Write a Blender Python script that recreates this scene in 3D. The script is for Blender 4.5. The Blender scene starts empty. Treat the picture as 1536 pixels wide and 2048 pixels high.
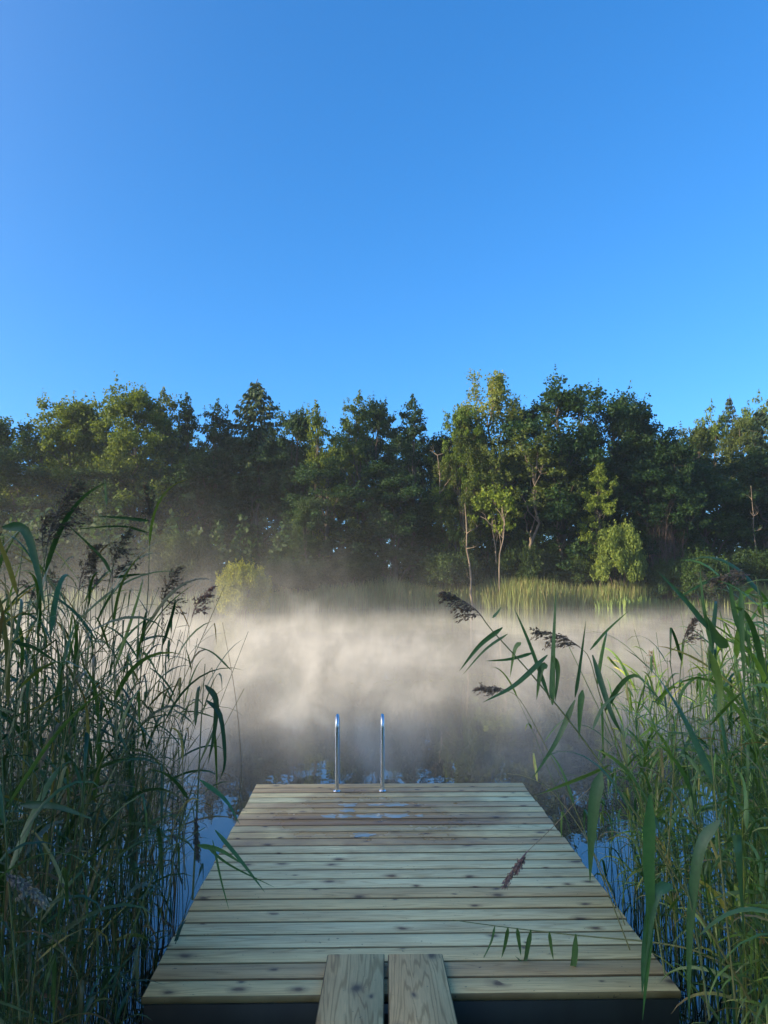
import bpy, math, random
import numpy as np
from mathutils import Vector, Matrix, Quaternion

random.seed(7)
rng = np.random.default_rng(11)
scene = bpy.context.scene
COL = scene.collection
R = math.radians
PI = math.pi

HAZE_D = 0.0004
SKY_R, SKY_G, SKY_B = 0.27, 0.74, 1.26
AUR_FILL, AUR_FILL_W = 10.0, 36
# ------------------------------------------------------------------ camera
F_PX, W_PX, H_PX = 1540.0, 1536.0, 2048.0
CAM_Z = 1.96
YAW, PITCH = R(1.2), math.atan(136 / 1540.0)
cam_d = bpy.data.cameras.new("camera")
cam = bpy.data.objects.new("camera", cam_d)
COL.objects.link(cam)
cam.location = (0, 0, CAM_Z)
cam.rotation_euler = (PI / 2 + PITCH, 0, -YAW)
cam_d.sensor_fit = 'VERTICAL'
cam_d.sensor_height = 32.0
cam_d.lens = 32.0 * F_PX / H_PX
cam_d.clip_start = 0.05
cam_d.clip_end = 3000
scene.camera = cam
_M = cam.rotation_euler.to_matrix()


def at(px, py, Y):
    """the world point seen at photo pixel (px, py) at world distance Y"""
    d = _M @ Vector(((px - W_PX / 2) / F_PX, -(py - H_PX / 2) / F_PX, -1.0))
    k = Y / d.y
    return Vector((d.x * k, Y, CAM_Z + d.z * k))


def px_of(X, Y, Z=CAM_Z):
    v = _M.transposed() @ Vector((X, Y, Z - CAM_Z))
    return W_PX / 2 + F_PX * v.x / -v.z


# ------------------------------------------------------------------ helpers
def tag(o, label=None, cat=None, group=None, kind=None):
    if label: o['label'] = label
    if cat: o['category'] = cat
    if group: o['group'] = group
    if kind: o['kind'] = kind
    return o


def empty(name, loc=(0, 0, 0)):
    o = bpy.data.objects.new(name, None)
    o.empty_display_size = 0.2
    o.location = loc
    COL.objects.link(o)
    return o


class MB:
    """collects quads / tris with a per-vertex float 'tint' and builds ONE mesh"""

    def __init__(self):
        self.V, self.F4, self.F3, self.T, self.n = [], [], [], [], 0

    def add(self, V, F, tint=0.0):
        V = np.asarray(V, float).reshape(-1, 3)
        F = np.asarray(F, int)
        (self.F4 if F.shape[1] == 4 else self.F3).append(F + self.n)
        self.V.append(V)
        t = np.asarray(tint, float)
        self.T.append(np.full(len(V), float(t)) if t.ndim == 0 else t)
        self.n += len(V)

    def mesh(self, name, mats=None, smooth=False):
        me = bpy.data.meshes.new(name)
        V = np.concatenate(self.V)
        fl = [(f, 4) for f in self.F4] + [(f, 3) for f in self.F3]
        me.vertices.add(len(V))
        me.vertices.foreach_set('co', V.astype(np.float32).ravel())
        idx = np.concatenate([f.ravel() for f, _ in fl])
        tot = np.concatenate([np.full(len(f), k) for f, k in fl])
        start = np.concatenate([[0], np.cumsum(tot)[:-1]])
        me.loops.add(len(idx))
        me.loops.foreach_set('vertex_index', idx.astype(np.int32))
        me.polygons.add(len(tot))
        me.polygons.foreach_set('loop_start', start.astype(np.int32))
        me.polygons.foreach_set('loop_total', tot.astype(np.int32))
        if smooth:
            me.polygons.foreach_set('use_smooth', np.ones(len(tot), bool))
        me.update(calc_edges=True)
        a = me.attributes.new('tint', 'FLOAT', 'POINT')
        a.data.foreach_set('value', np.concatenate(self.T).astype(np.float32))
        for m in mats or []:
            me.materials.append(m)
        return me

    def build(self, name, mat, parent=None, smooth=False):
        o = bpy.data.objects.new(name, self.mesh(name, [mat] if mat else None, smooth))
        COL.objects.link(o)
        if parent is not None: o.parent = parent
        return o


def from_mesh(name, me, parent=None):
    o = bpy.data.objects.new(name, me)
    COL.objects.link(o)
    if parent is not None: o.parent = parent
    return o


def tube(mb, P, rad, sides=6, tint=0.0, cap=True):
    P = np.asarray(P, float)
    n = len(P)
    rad = np.broadcast_to(np.asarray(rad, float), (n,))
    d = np.gradient(P, axis=0)
    d /= np.linalg.norm(d, axis=1)[:, None] + 1e-9
    up = np.array([0.0, 0, 1]) if abs(d[0][2]) < 0.8 else np.array([1.0, 0, 0])
    V = []
    for i in range(n):
        a = np.cross(d[i], up); a /= np.linalg.norm(a) + 1e-9
        b = np.cross(a, d[i])
        up = b
        ang = np.arange(sides) * 2 * PI / sides
        V.append(P[i] + rad[i] * (np.cos(ang)[:, None] * a + np.sin(ang)[:, None] * b))
    V = np.concatenate(V)
    i = np.arange(n - 1)[:, None] * sides
    j = np.arange(sides)[None, :]
    k = (j + 1) % sides
    F = np.stack([i + j, i + k, i + sides + k, i + sides + j], -1).reshape(-1, 4)
    mb.add(V, F, tint)
    if cap:
        for e, base in ((0, 0), (n - 1, (n - 1) * sides)):
            c = mb.n
            ring = V[base:base + sides]
            tri = [[j, (j + 1) % sides, sides] if e else [(j + 1) % sides, j, sides] for j in range(sides)]
            mb.add(np.vstack([ring, P[e][None]]), tri, tint)


def boxm(mb, lo, hi, bev=0.004, tint=0.0):
    """box with chamfered long edges"""
    (x0, y0, z0), (x1, y1, z1) = lo, hi
    b = bev
    V, F = [], []
    ring = lambda x, ins: [(x, y0 + b, z0 + ins), (x, y1 - b, z0 + ins), (x, y1 - ins, z0 + b), (x, y1 - ins, z1 - b),
                           (x, y1 - b, z1 - ins), (x, y0 + b, z1 - ins), (x, y0 + ins, z1 - b), (x, y0 + ins, z0 + b)]
    V = ring(x0, b) + ring(x0 + b, 0) + ring(x1 - b, 0) + ring(x1, b)
    V = np.array(V, float)
    for r in range(3):
        for j in range(8):
            k = (j + 1) % 8
            F.append([r * 8 + j, r * 8 + 8 + j, r * 8 + 8 + k, r * 8 + k])
    F += [[0, 1, 2, 3], [0, 3, 4, 7], [4, 5, 6, 7]]
    F += [[24 + 3, 24 + 2, 24 + 1, 24], [24 + 7, 24 + 4, 24 + 3, 24], [31, 30, 29, 28]]
    mb.add(V, F, tint)


def unit(v):
    v = np.asarray(v, float)
    return v / (np.linalg.norm(v, axis=-1, keepdims=True) + 1e-9)


def leaf_cards(mb, C, size, aspect=1.6, up_bias=0.5, tint=0.0, r=None, axis=None):
    """one small folded leaf (two triangles) per centre"""
    r = r or rng
    n = len(C)
    nrm = unit(r.normal(size=(n, 3)) + np.array([0, 0, up_bias]))
    a = unit(np.cross(nrm, r.normal(size=(n, 3)))) if axis is None else unit(axis + r.normal(size=(n, 3)) * 0.25)
    b = unit(np.cross(nrm, a))
    s = (size * r.uniform(0.6, 1.3, n))[:, None]
    L, Wd = a * s * aspect * 0.5, b * s * 0.5
    V = np.stack([C - L, C + Wd + nrm * s * 0.12, C + L, C - Wd + nrm * s * 0.12], 1).reshape(-1, 3)
    base = np.arange(n)[:, None] * 4
    F = base + np.array([[0, 1, 2, 3]])
    t = np.repeat(np.broadcast_to(np.asarray(tint, float), (n,)), 4)
    mb.add(V, F, t)


# ------------------------------------------------------------------ materials
def new_mat(name):
    m = bpy.data.materials.new(name)
    m.use_nodes = True
    nt = m.node_tree
    nt.nodes.clear()
    out = nt.nodes.new('ShaderNodeOutputMaterial')
    return m, nt, out


def N(nt, typ, **kw):
    n = nt.nodes.new(typ)
    for k, v in kw.items():
        if k.startswith('i_'):
            n.inputs[k[2:].replace('_', ' ')].default_value = v
        else:
            setattr(n, k, v)
    return n


def L(nt, a, b):
    nt.links.new(a, b)


def math_n(nt, op, a, b=None, c=None, clamp=False):
    n = nt.nodes.new('ShaderNodeMath'); n.operation = op; n.use_clamp = clamp
    for i, v in enumerate((a, b, c)):
        if v is None: continue
        if isinstance(v, (int, float)): n.inputs[i].default_value = v
        else: nt.links.new(v, n.inputs[i])
    return n.outputs[0]


def ramp(nt, fac, stops, interp='LINEAR'):
    n = nt.nodes.new('ShaderNodeValToRGB')
    n.color_ramp.interpolation = interp
    el = n.color_ramp.elements
    while len(el) < len(stops): el.new(0.5)
    for e, (p, c) in zip(el, stops):
        e.position = p
        e.color = (*c, 1) if len(c) == 3 else c
    nt.links.new(fac, n.inputs[0])
    return n.outputs[0]


def mix(nt, fac, a, b, mode='MIX'):
    n = nt.nodes.new('ShaderNodeMix'); n.data_type = 'RGBA'; n.blend_type = mode
    for i, v in ((0, fac), (6, a), (7, b)):
        if isinstance(v, (int, float)): n.inputs[i].default_value = v
        elif isinstance(v, tuple): n.inputs[i].default_value = (*v, 1)
        else: nt.links.new(v, n.inputs[i])
    return n.outputs[2]


def noise(nt, vec, scale, detail=3, rough=0.55, dist=0.0):
    n = N(nt, 'ShaderNodeTexNoise')
    n.inputs['Scale'].default_value = scale
    n.inputs['Detail'].default_value = detail
    n.inputs['Roughness'].default_value = rough
    n.inputs['Distortion'].default_value = dist
    if vec is not None: nt.links.new(vec, n.inputs['Vector'])
    return n.outputs['Fac']


def foliage_mat(name, dark, light, transl=0.4, rough=0.6, warm=(0.16, 0.13, 0.03), warm_amt=0.0):
    """leaf material; object colour multiplies it so each tree can have its own hue"""
    m, nt, out = new_mat(name)
    geo = N(nt, 'ShaderNodeNewGeometry')
    oi = N(nt, 'ShaderNodeObjectInfo')
    tc = N(nt, 'ShaderNodeTexCoord')
    at_ = N(nt, 'ShaderNodeAttribute', attribute_name='tint')
    n1 = noise(nt, tc.outputs['Object'], 0.9, 2)
    f = math_n(nt, 'ADD', math_n(nt, 'MULTIPLY', geo.outputs['Random Per Island'], 0.5), math_n(nt, 'MULTIPLY', n1, 0.6))
    c = ramp(nt, f, [(0.15, dark), (0.85, light)])
    c = mix(nt, at_.outputs['Fac'], c, warm)
    c = mix(nt, 1.0, c, oi.outputs['Color'], 'MULTIPLY')
    b = N(nt, 'ShaderNodeBsdfPrincipled')
    b.inputs['Roughness'].default_value = rough
    b.inputs['Specular IOR Level'].default_value = 0.25
    L(nt, c, b.inputs['Base Color'])
    t = N(nt, 'ShaderNodeBsdfTranslucent')
    tcx = mix(nt, 1.0, c, (1.35, 1.3, 0.55), 'MULTIPLY')
    L(nt, tcx, t.inputs['Color'])
    mx = N(nt, 'ShaderNodeMixShader')
    mx.inputs[0].default_value = transl
    L(nt, b.outputs[0], mx.inputs[1]); L(nt, t.outputs[0], mx.inputs[2])
    L(nt, mx.outputs[0], out.inputs['Surface'])
    return m


def bark_mat(name, a, b_, scale=6):
    m, nt, out = new_mat(name)
    tc = N(nt, 'ShaderNodeTexCoord')
    mp = N(nt, 'ShaderNodeMapping'); mp.inputs['Scale'].default_value = (1, 1, 0.25)
    L(nt, tc.outputs['Object'], mp.inputs[0])
    n1 = noise(nt, mp.outputs[0], scale, 4, 0.7)
    c = ramp(nt, n1, [(0.3, a), (0.7, b_)])
    b = N(nt, 'ShaderNodeBsdfPrincipled'); b.inputs['Roughness'].default_value = 0.9
    L(nt, c, b.inputs['Base Color'])
    bp = N(nt, 'ShaderNodeBump'); bp.inputs['Strength'].default_value = 0.6; bp.inputs['Distance'].default_value = 0.05
    L(nt, n1, bp.inputs['Height']); L(nt, bp.outputs[0], b.inputs['Normal'])
    L(nt, b.outputs[0], out.inputs['Surface'])
    return m


def wood_mat(name, axis='X', cols=None, knot_scale=1.0, wet=False, grain_amt=0.55):
    """pressure-treated pine; 'tint' picks the board (integer part = seed, fraction = hue)"""
    m, nt, out = new_mat(name)
    tc = N(nt, 'ShaderNodeTexCoord')
    att = N(nt, 'ShaderNodeAttribute', attribute_name='tint')
    seed = math_n(nt, 'FLOOR', att.outputs['Fac'])
    hue = math_n(nt, 'FRACT', att.outputs['Fac'])
    sp = N(nt, 'ShaderNodeSeparateXYZ'); L(nt, tc.outputs['Object'], sp.inputs[0])
    along, across = (sp.outputs[0], sp.outputs[1]) if axis == 'X' else (sp.outputs[1], sp.outputs[0])
    al = math_n(nt, 'ADD', along, math_n(nt, 'MULTIPLY', seed, 7.31))
    # knots
    cb = N(nt, 'ShaderNodeCombineXYZ')
    L(nt, math_n(nt, 'MULTIPLY_ADD', al, 4.2 * knot_scale, math_n(nt, 'MULTIPLY', seed, 3.7)), cb.inputs[0])
    L(nt, math_n(nt, 'MULTIPLY_ADD', across, 6.5 * knot_scale, math_n(nt, 'MULTIPLY', seed, 1.37)), cb.inputs[1])
    dn = N(nt, 'ShaderNodeTexNoise'); dn.inputs['Scale'].default_value = 3.0
    L(nt, cb.outputs[0], dn.inputs['Vector'])
    vm = N(nt, 'ShaderNodeVectorMath', operation='MULTIPLY_ADD')
    L(nt, dn.outputs['Color'], vm.inputs[0]); vm.inputs[1].default_value = (.18, .18, 0); L(nt, cb.outputs[0], vm.inputs[2])
    vo = N(nt, 'ShaderNodeTexVoronoi'); vo.voronoi_dimensions = '2D'; vo.inputs['Scale'].default_value = 1.0
    L(nt, vm.outputs[0], vo.inputs['Vector'])
    spc = N(nt, 'ShaderNodeSeparateColor'); L(nt, vo.outputs['Color'], spc.inputs[0])
    has = math_n(nt, 'GREATER_THAN', spc.outputs[0], 0.45)
    siz = math_n(nt, 'MULTIPLY_ADD', spc.outputs[1], 0.085, 0.04)
    kd = math_n(nt, 'DIVIDE', vo.outputs['Distance'], siz)
    knot = math_n(nt, 'MULTIPLY', math_n(nt, 'SUBTRACT', 1.25, kd, clamp=True), has)
    halo = math_n(nt, 'MULTIPLY', math_n(nt, 'DIVIDE', 0.35, math_n(nt, 'ADD', kd, 0.6)), has)
    # grain: long streaks bent around the knots
    g = N(nt, 'ShaderNodeCombineXYZ')
    L(nt, math_n(nt, 'MULTIPLY', al, .55), g.inputs[0])
    L(nt, math_n(nt, 'ADD', math_n(nt, 'MULTIPLY', across, 9.0), math_n(nt, 'MULTIPLY', halo, .45)), g.inputs[1])
    L(nt, seed, g.inputs[2])
    n1 = noise(nt, g.outputs[0], 1.0, 3, 0.45, 0.3)
    g2 = N(nt, 'ShaderNodeCombineXYZ')
    L(nt, math_n(nt, 'MULTIPLY', al, 9.0), g2.inputs[0]); L(nt, math_n(nt, 'MULTIPLY', across, 260.0), g2.inputs[1]); L(nt, seed, g2.inputs[2])
    n2 = noise(nt, g2.outputs[0], 1.0, 2, 0.7)
    wv = math_n(nt, 'SINE', math_n(nt, 'MULTIPLY', n1, 95.0))
    base = ramp(nt, hue, cols)
    grain = ramp(nt, math_n(nt, 'MULTIPLY_ADD', wv, 0.25, 0.5), [(0.22, (0.60, 0.50, 0.40)), (0.42, (1, 1, 1))])
    c = mix(nt, grain_amt, base, grain, 'MULTIPLY')
    c = mix(nt, 1.0, c, ramp(nt, n2, [(0.3, (0.84, 0.84, 0.84)), (0.7, (1.08, 1.08, 1.08))]), 'MULTIPLY')
    blot = noise(nt, al_vec(nt, al, across, seed), 1.7, 3, 0.6)
    c = mix(nt, 1.0, c, ramp(nt, blot, [(0.3, (0.80, 0.75, 0.72)), (0.6, (1.08, 1.08, 1.08))]), 'MULTIPLY')
    c = mix(nt, math_n(nt, 'MULTIPLY', knot, 1.3, clamp=True), c, (0.07, 0.045, 0.022))
    c = mix(nt, math_n(nt, 'MULTIPLY', math_n(nt, 'MULTIPLY', math_n(nt, 'SUBTRACT', 2.3, kd, clamp=True), has), .42), c, (0.34, 0.22, 0.11))
    dirt = noise(nt, tc.outputs['Object'], 55, 2)
    c = mix(nt, ramp(nt, dirt, [(0.70, (0, 0, 0)), (0.76, (.7, .7, .7))]), c, (0.03, 0.028, 0.02))
    # joints: gap shade painted into the colour by darkening board sides and edges
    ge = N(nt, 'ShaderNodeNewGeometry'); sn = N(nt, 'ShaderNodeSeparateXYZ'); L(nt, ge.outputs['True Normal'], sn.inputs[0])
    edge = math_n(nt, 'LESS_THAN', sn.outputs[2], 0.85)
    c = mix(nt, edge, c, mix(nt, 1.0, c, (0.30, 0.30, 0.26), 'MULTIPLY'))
    b = N(nt, 'ShaderNodeBsdfPrincipled')
    rough = 0.62
    if wet:
        # the soaked patch round the ladder: darker brown wood with a wet sheen
        pv = N(nt, 'ShaderNodeVectorMath', operation='SUBTRACT'); pv.inputs[1].default_value = (0.02, 5.45, 0.35)
        L(nt, tc.outputs['Object'], pv.inputs[0])
        ps = N(nt, 'ShaderNodeVectorMath', operation='MULTIPLY'); ps.inputs[1].default_value = (1.05, 1.25, 0)
        L(nt, pv.outputs[0], ps.inputs[0])
        ln = N(nt, 'ShaderNodeVectorMath', operation='LENGTH'); L(nt, ps.outputs[0], ln.inputs[0])
        wn = noise(nt, tc.outputs['Object'], 3.0, 4, 0.65)
        wf = math_n(nt, 'SUBTRACT', math_n(nt, 'MULTIPLY_ADD', wn, 1.6, 0.25), ln.outputs['Value'])
        wf = math_n(nt, 'MULTIPLY', wf, 2.2, clamp=True)
        c = mix(nt, wf, c, mix(nt, 1.0, c, (0.66, 0.56, 0.48), 'MULTIPLY'))
        rr = math_n(nt, 'MULTIPLY_ADD', wf, -0.36, rough)
        L(nt, rr, b.inputs['Roughness'])
    else:
        b.inputs['Roughness'].default_value = rough
    L(nt, c, b.inputs['Base Color'])
    bp = N(nt, 'ShaderNodeBump'); bp.inputs['Strength'].default_value = 0.35; bp.inputs['Distance'].default_value = 0.003
    L(nt, n2, bp.inputs['Height'])
    L(nt, bp.outputs[0], b.inputs['Normal'])
    L(nt, b.outputs[0], out.inputs['Surface'])
    return m


def al_vec(nt, al, across, seed):
    g = N(nt, 'ShaderNodeCombineXYZ')
    L(nt, al, g.inputs[0]); L(nt, math_n(nt, 'MULTIPLY', across, 5.0), g.inputs[1]); L(nt, seed, g.inputs[2])
    return g.outputs[0]


def plain_mat(name, col, rough=0.5, metal=0.0, spec=0.5):
    m, nt, out = new_mat(name)
    b = N(nt, 'ShaderNodeBsdfPrincipled')
    tc = N(nt, 'ShaderNodeTexCoord')
    n1 = noise(nt, tc.outputs['Object'], 12, 3)
    c = mix(nt, n1, tuple(v * 0.85 for v in col), tuple(min(1, v * 1.12) for v in col))
    L(nt, c, b.inputs['Base Color'])
    b.inputs['Roughness'].default_value = rough
    b.inputs['Metallic'].default_value = metal
    b.inputs['Specular IOR Level'].default_value = spec
    L(nt, b.outputs[0], out.inputs['Surface'])
    return m


# ------------------------------------------------------------------ light and sky
SUN_AZ, SUN_EL = R(-106), R(14.5)          # azimuth from +Y, minus = to the left
to_sun = Vector((math.sin(SUN_AZ) * math.cos(SUN_EL), math.cos(SUN_AZ) * math.cos(SUN_EL), math.sin(SUN_EL)))
sd = bpy.data.lights.new("sun", 'SUN')
sd.energy = 5.0
sd.angle = R(0.5)
sd.color = (1.0, 0.81, 0.53)
sun = bpy.data.objects.new("sun", sd)
COL.objects.link(sun)
sun.rotation_euler = to_sun.to_track_quat('Z', 'Y').to_euler()
sun.location = (-40, 0, 30)

world = bpy.data.worlds.new("World")
scene.world = world
world.use_nodes = True
wn = world.node_tree
wn.nodes.clear()
wo = wn.nodes.new('ShaderNodeOutputWorld')
bg = wn.nodes.new('ShaderNodeBackground')
sky = wn.nodes.new('ShaderNodeTexSky')
sky.sky_type = 'NISHITA'
sky.sun_disc = False
sky.sun_elevation = SUN_EL
sky.sun_rotation = SUN_AZ
sky.altitude = 0
sky.air_density = 1.0
sky.dust_density = 0.3
sky.ozone_density = 3.0
hs = wn.nodes.new('ShaderNodeHueSaturation')
hs.inputs['Saturation'].default_value = 1.0
wn.links.new(sky.outputs[0], hs.inputs['Color'])
# colour response of the phone camera to the clear sky: deep azure away from the sun, pale and warm towards it
wsep = wn.nodes.new('ShaderNodeSeparateColor'); wcom = wn.nodes.new('ShaderNodeCombineColor')
wn.links.new(hs.outputs[0], wsep.inputs[0])
for i, (gain, p) in enumerate(((SKY_R, 1.15), (SKY_G, .85), (SKY_B, 0.80))):
    o_ = math_n(wn, 'MULTIPLY', math_n(wn, 'POWER', wsep.outputs[i], p), gain)
    wn.links.new(o_, wcom.inputs[i])
# broad warm aureole added round the out-of-view sun as fill for the jetty
wtc = wn.nodes.new('ShaderNodeTexCoord')
wdot = wn.nodes.new('ShaderNodeVectorMath'); wdot.operation = 'DOT_PRODUCT'
wn.links.new(wtc.outputs['Generated'], wdot.inputs[0]); wdot.inputs[1].default_value = tuple(to_sun)
ang = math_n(wn, 'ARCCOSINE', wdot.outputs['Value'])
glow = math_n(wn, 'EXPONENT', math_n(wn, 'MULTIPLY', math_n(wn, 'MULTIPLY', ang, ang), -1.0 / R(AUR_FILL_W) ** 2))
gl = wn.nodes.new('ShaderNodeVectorMath'); gl.operation = 'SCALE'
gl.inputs[0].default_value = (1.0 * AUR_FILL, .84 * AUR_FILL, .62 * AUR_FILL)
wn.links.new(glow, gl.inputs['Scale'])
wadd = wn.nodes.new('ShaderNodeVectorMath'); wadd.operation = 'ADD'
wn.links.new(wcom.outputs[0], wadd.inputs[0]); wn.links.new(gl.outputs[0], wadd.inputs[1])
wn.links.new(wadd.outputs[0], bg.inputs['Color'])
bg.inputs['Strength'].default_value = 0.15
wn.links.new(bg.outputs[0], wo.inputs['Surface'])

vs = scene.view_settings
vs.view_transform = 'Standard'
vs.look = 'None'
vs.gamma = 1
vs.exposure = 1.12
vs.use_curve_mapping = False
scene.render.engine = 'CYCLES'
cy = scene.cycles
cy.max_bounces = 8
cy.diffuse_bounces = 3
cy.glossy_bounces = 3
cy.transmission_bounces = 3
cy.transparent_max_bounces = 8
cy.volume_bounces = 1
cy.caustics_reflective = False
cy.caustics_refractive = False
cy.use_denoising = True
cy.sample_clamp_indirect = 6
cy.use_adaptive_sampling = True
cy.adaptive_threshold = 0.015

# ------------------------------------------------------------------ ground, water
def pond_sd(x, y):
    """> 0 on land: rough distance to the pond's edge in metres"""
    far = 54 - 15 * (1 / (1 + np.exp((x + 8) / 3.0))) + 1.2 * np.sin(x * 0.35) + 0.6 * np.sin(x * 0.9 + 1)
    near = 1.9 + 0.35 * np.sin(x * 0.8)
    dy = np.maximum(y - far, near - y)
    dx = np.abs(x + 4) - 40
    return np.maximum(dy, dx)


def ground_z(x, y):
    d = pond_sd(x, y)
    z = np.where(d < 0, np.maximum(-1.1, d * 0.6), np.minimum(0.45, d * 0.28))
    z = z + np.where(d > 3, (d - 3) * 0.012, 0) + np.where(y > 60, np.clip((y - 60) * 0.05, 0, 5) * (1 / (1 + np.exp(-(x - 20) / 6))), 0)
    return z


g1 = np.concatenate([-np.geomspace(900, 60, 22), np.linspace(-58, 58, 150), np.geomspace(60, 900, 22)])
g2 = np.concatenate([-np.geomspace(900, 12, 18), np.linspace(-10, 6, 60), np.linspace(6.8, 80, 90), np.geomspace(82, 1200, 20)])
GX, GY = np.meshgrid(g1, g2)
GZ = ground_z(GX, GY) + rng.normal(size=GX.shape) * 0.02
nx, ny = len(g1), len(g2)
ii = (np.arange(ny - 1)[:, None] * nx + np.arange(nx - 1)[None, :]).ravel()
mb = MB()
mb.add(np.stack([GX.ravel(), GY.ravel(), GZ.ravel()], 1), np.stack([ii, ii + 1, ii + nx + 1, ii + nx], 1))
m, nt, out = new_mat('ground_soil')
tc = N(nt, 'ShaderNodeTexCoord')
n1 = noise(nt, tc.outputs['Object'], 0.8, 6, 0.7)
c = ramp(nt, n1, [(0.3, (0.020, 0.022, 0.010)), (0.5, (0.035, 0.045, 0.015)), (0.7, (0.06, 0.055, 0.03))])
b = N(nt, 'ShaderNodeBsdfPrincipled'); b.inputs['Roughness'].default_value = 0.95
L(nt, c, b.inputs['Base Color']); L(nt, b.outputs[0], out.inputs['Surface'])
g = mb.build('ground', m, smooth=True)
tag(g, kind='structure')

m, nt, out = new_mat('pond_water')
tc = N(nt, 'ShaderNodeTexCoord')
mp = N(nt, 'ShaderNodeMapping'); mp.inputs['Scale'].default_value = (1.0, 0.7, 1)
L(nt, tc.outputs['Object'], mp.inputs[0])
w1 = noise(nt, mp.outputs[0], 1.1, 2, 0.5)
w2 = noise(nt, mp.outputs[0], 5.0, 2, 0.5)
hgt = math_n(nt, 'MULTIPLY_ADD', w2, 0.22, w1)
bp = N(nt, 'ShaderNodeBump'); bp.inputs['Strength'].default_value = 0.5; bp.inputs['Distance'].default_value = 0.0085
L(nt, hgt, bp.inputs['Height'])
b = N(nt, 'ShaderNodeBsdfPrincipled')
b.inputs['Base Color'].default_value = (0.010, 0.016, 0.014, 1)
b.inputs['Roughness'].default_value = 0.015
b.inputs['IOR'].default_value = 2.0
L(nt, bp.outputs[0], b.inputs['Normal'])
L(nt, b.outputs[0], out.inputs['Surface'])
mb = MB()
xs, ys = np.linspace(-46, 40, 40), np.linspace(-2, 62, 32)
WX, WY = np.meshgrid(xs, ys)
ii = (np.arange(31)[:, None] * 40 + np.arange(39)[None, :]).ravel()
mb.add(np.stack([WX.ravel(), WY.ravel(), WX.ravel() * 0], 1), np.stack([ii, ii + 1, ii + 41, ii + 40], 1))
water = mb.build('water', m)
tag(water, kind='structure')

# ------------------------------------------------------------------ jetty
DX0, DX1, DY0, DY1, DZ = -0.877, 1.238, 3.145, 6.285, 0.35
PITCH_B = (DY1 - DY0) / 24
green, pale, tan, brown, grey = (0.77, 0.68, 0.35), (0.90, 0.78, 0.40), (0.82, 0.62, 0.27), (0.70, 0.54, 0.27), (0.60, 0.40, 0.18)
deck_cols = [(0.0, green), (0.25, pale), (0.5, tan), (0.72, grey), (0.95, brown)]
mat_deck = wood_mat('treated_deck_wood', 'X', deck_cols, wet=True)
mat_beam = wood_mat('dark_beam_wood', 'X', [(0, (0.07, 0.09, 0.075)), (1, (0.085, 0.095, 0.07))])
mat_joist = wood_mat('joist_wood', 'Y', [(0, (0.14, 0.15, 0.11)), (1, (0.17, 0.16, 0.11))])
mat_plank = wood_mat('gangway_wood', 'Y', [(0.0, (0.72, 0.50, 0.21)), (1.0, (0.78, 0.55, 0.24))], knot_scale=0.9, grain_amt=.9)
# hue per board from the far end to the near one
hues = [.66, .76, .40, .05, .90, .45, .86, .72, .12, .48, .84, .10, .22, .02, .04, .25, .56, .50, .38, .12, .18, .44, .66, .50]
jetty = empty('jetty', (0, 0, 0))
tag(jetty, 'wide wooden swimming jetty of pale treated boards floating on the pond', 'jetty')
mb = MB()
for i, h in enumerate(hues):
    y1 = DY1 - i * PITCH_B
    gap = random.uniform(0.008, 0.011)
    e0, e1 = random.uniform(-.006, .004), random.uniform(-.006, .006)
    dz = random.uniform(-.0012, .0012)
    boxm(mb, (DX0 + e0, y1 - PITCH_B + gap, DZ - 0.028 + dz), (DX1 + e1, y1, DZ + dz), 0.004, i + 1 + h)
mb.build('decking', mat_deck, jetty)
for nm, (lo, hi), mt in (
    ('beam', ((DX0 + .012, DY0 + .012, DZ - .235), (DX1 - .012, DY0 + .057, DZ - .0305)), mat_beam),
    ('beam', ((DX0 + .012, DY1 - .057, DZ - .235), (DX1 - .012, DY1 - .012, DZ - .0305)), mat_beam)):
    mb = MB(); boxm(mb, lo, hi, .003, 31.4); mb.build(nm, mt, jetty)
for k in range(5):
    x = DX0 + .014 + k * (DX1 - DX0 - .028 - .045) / 4
    mb = MB(); boxm(mb, (0, 0, 0), (1, 1, 1), .003, 40.3 + k)
    V = mb.V[0]
    mb = MB()
    b_ = .003
    # a joist runs along Y: build it directly as a plain chamfered prism
    V = np.array([(x, DY0 + .0575, DZ - .2), (x + .045, DY0 + .0575, DZ - .2), (x + .045, DY1 - .0575, DZ - .2), (x, DY1 - .0575, DZ - .2),
                  (x, DY0 + .0575, DZ - .0305), (x + .045, DY0 + .0575, DZ - .0305), (x + .045, DY1 - .0575, DZ - .0305), (x, DY1 - .0575, DZ - .0305)])
    mb.add(V, [[3, 2, 1, 0], [4, 5, 6, 7], [0, 1, 5, 4], [1, 2, 6, 5], [2, 3, 7, 6], [3, 0, 4, 7]], 40.3 + k)
    mb.build('joist', mat_joist, jetty)
mat_float = plain_mat('dark_float_plastic', (0.02, 0.022, 0.024), 0.5)
for (x0, x1) in ((DX0 + .2, DX0 + .75), (DX1 - .75, DX1 - .2)):
    mb = MB()
    tube(mb, [((x0 + x1) / 2, DY0 + .25, .0), ((x0 + x1) / 2, DY0 + .35, .0), ((x0 + x1) / 2, DY1 - .35, .0), ((x0 + x1) / 2, DY1 - .25, .0)], [.09, .145, .145, .09], 20)
    mb.build('float', mat_float, jetty, smooth=True)

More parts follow.
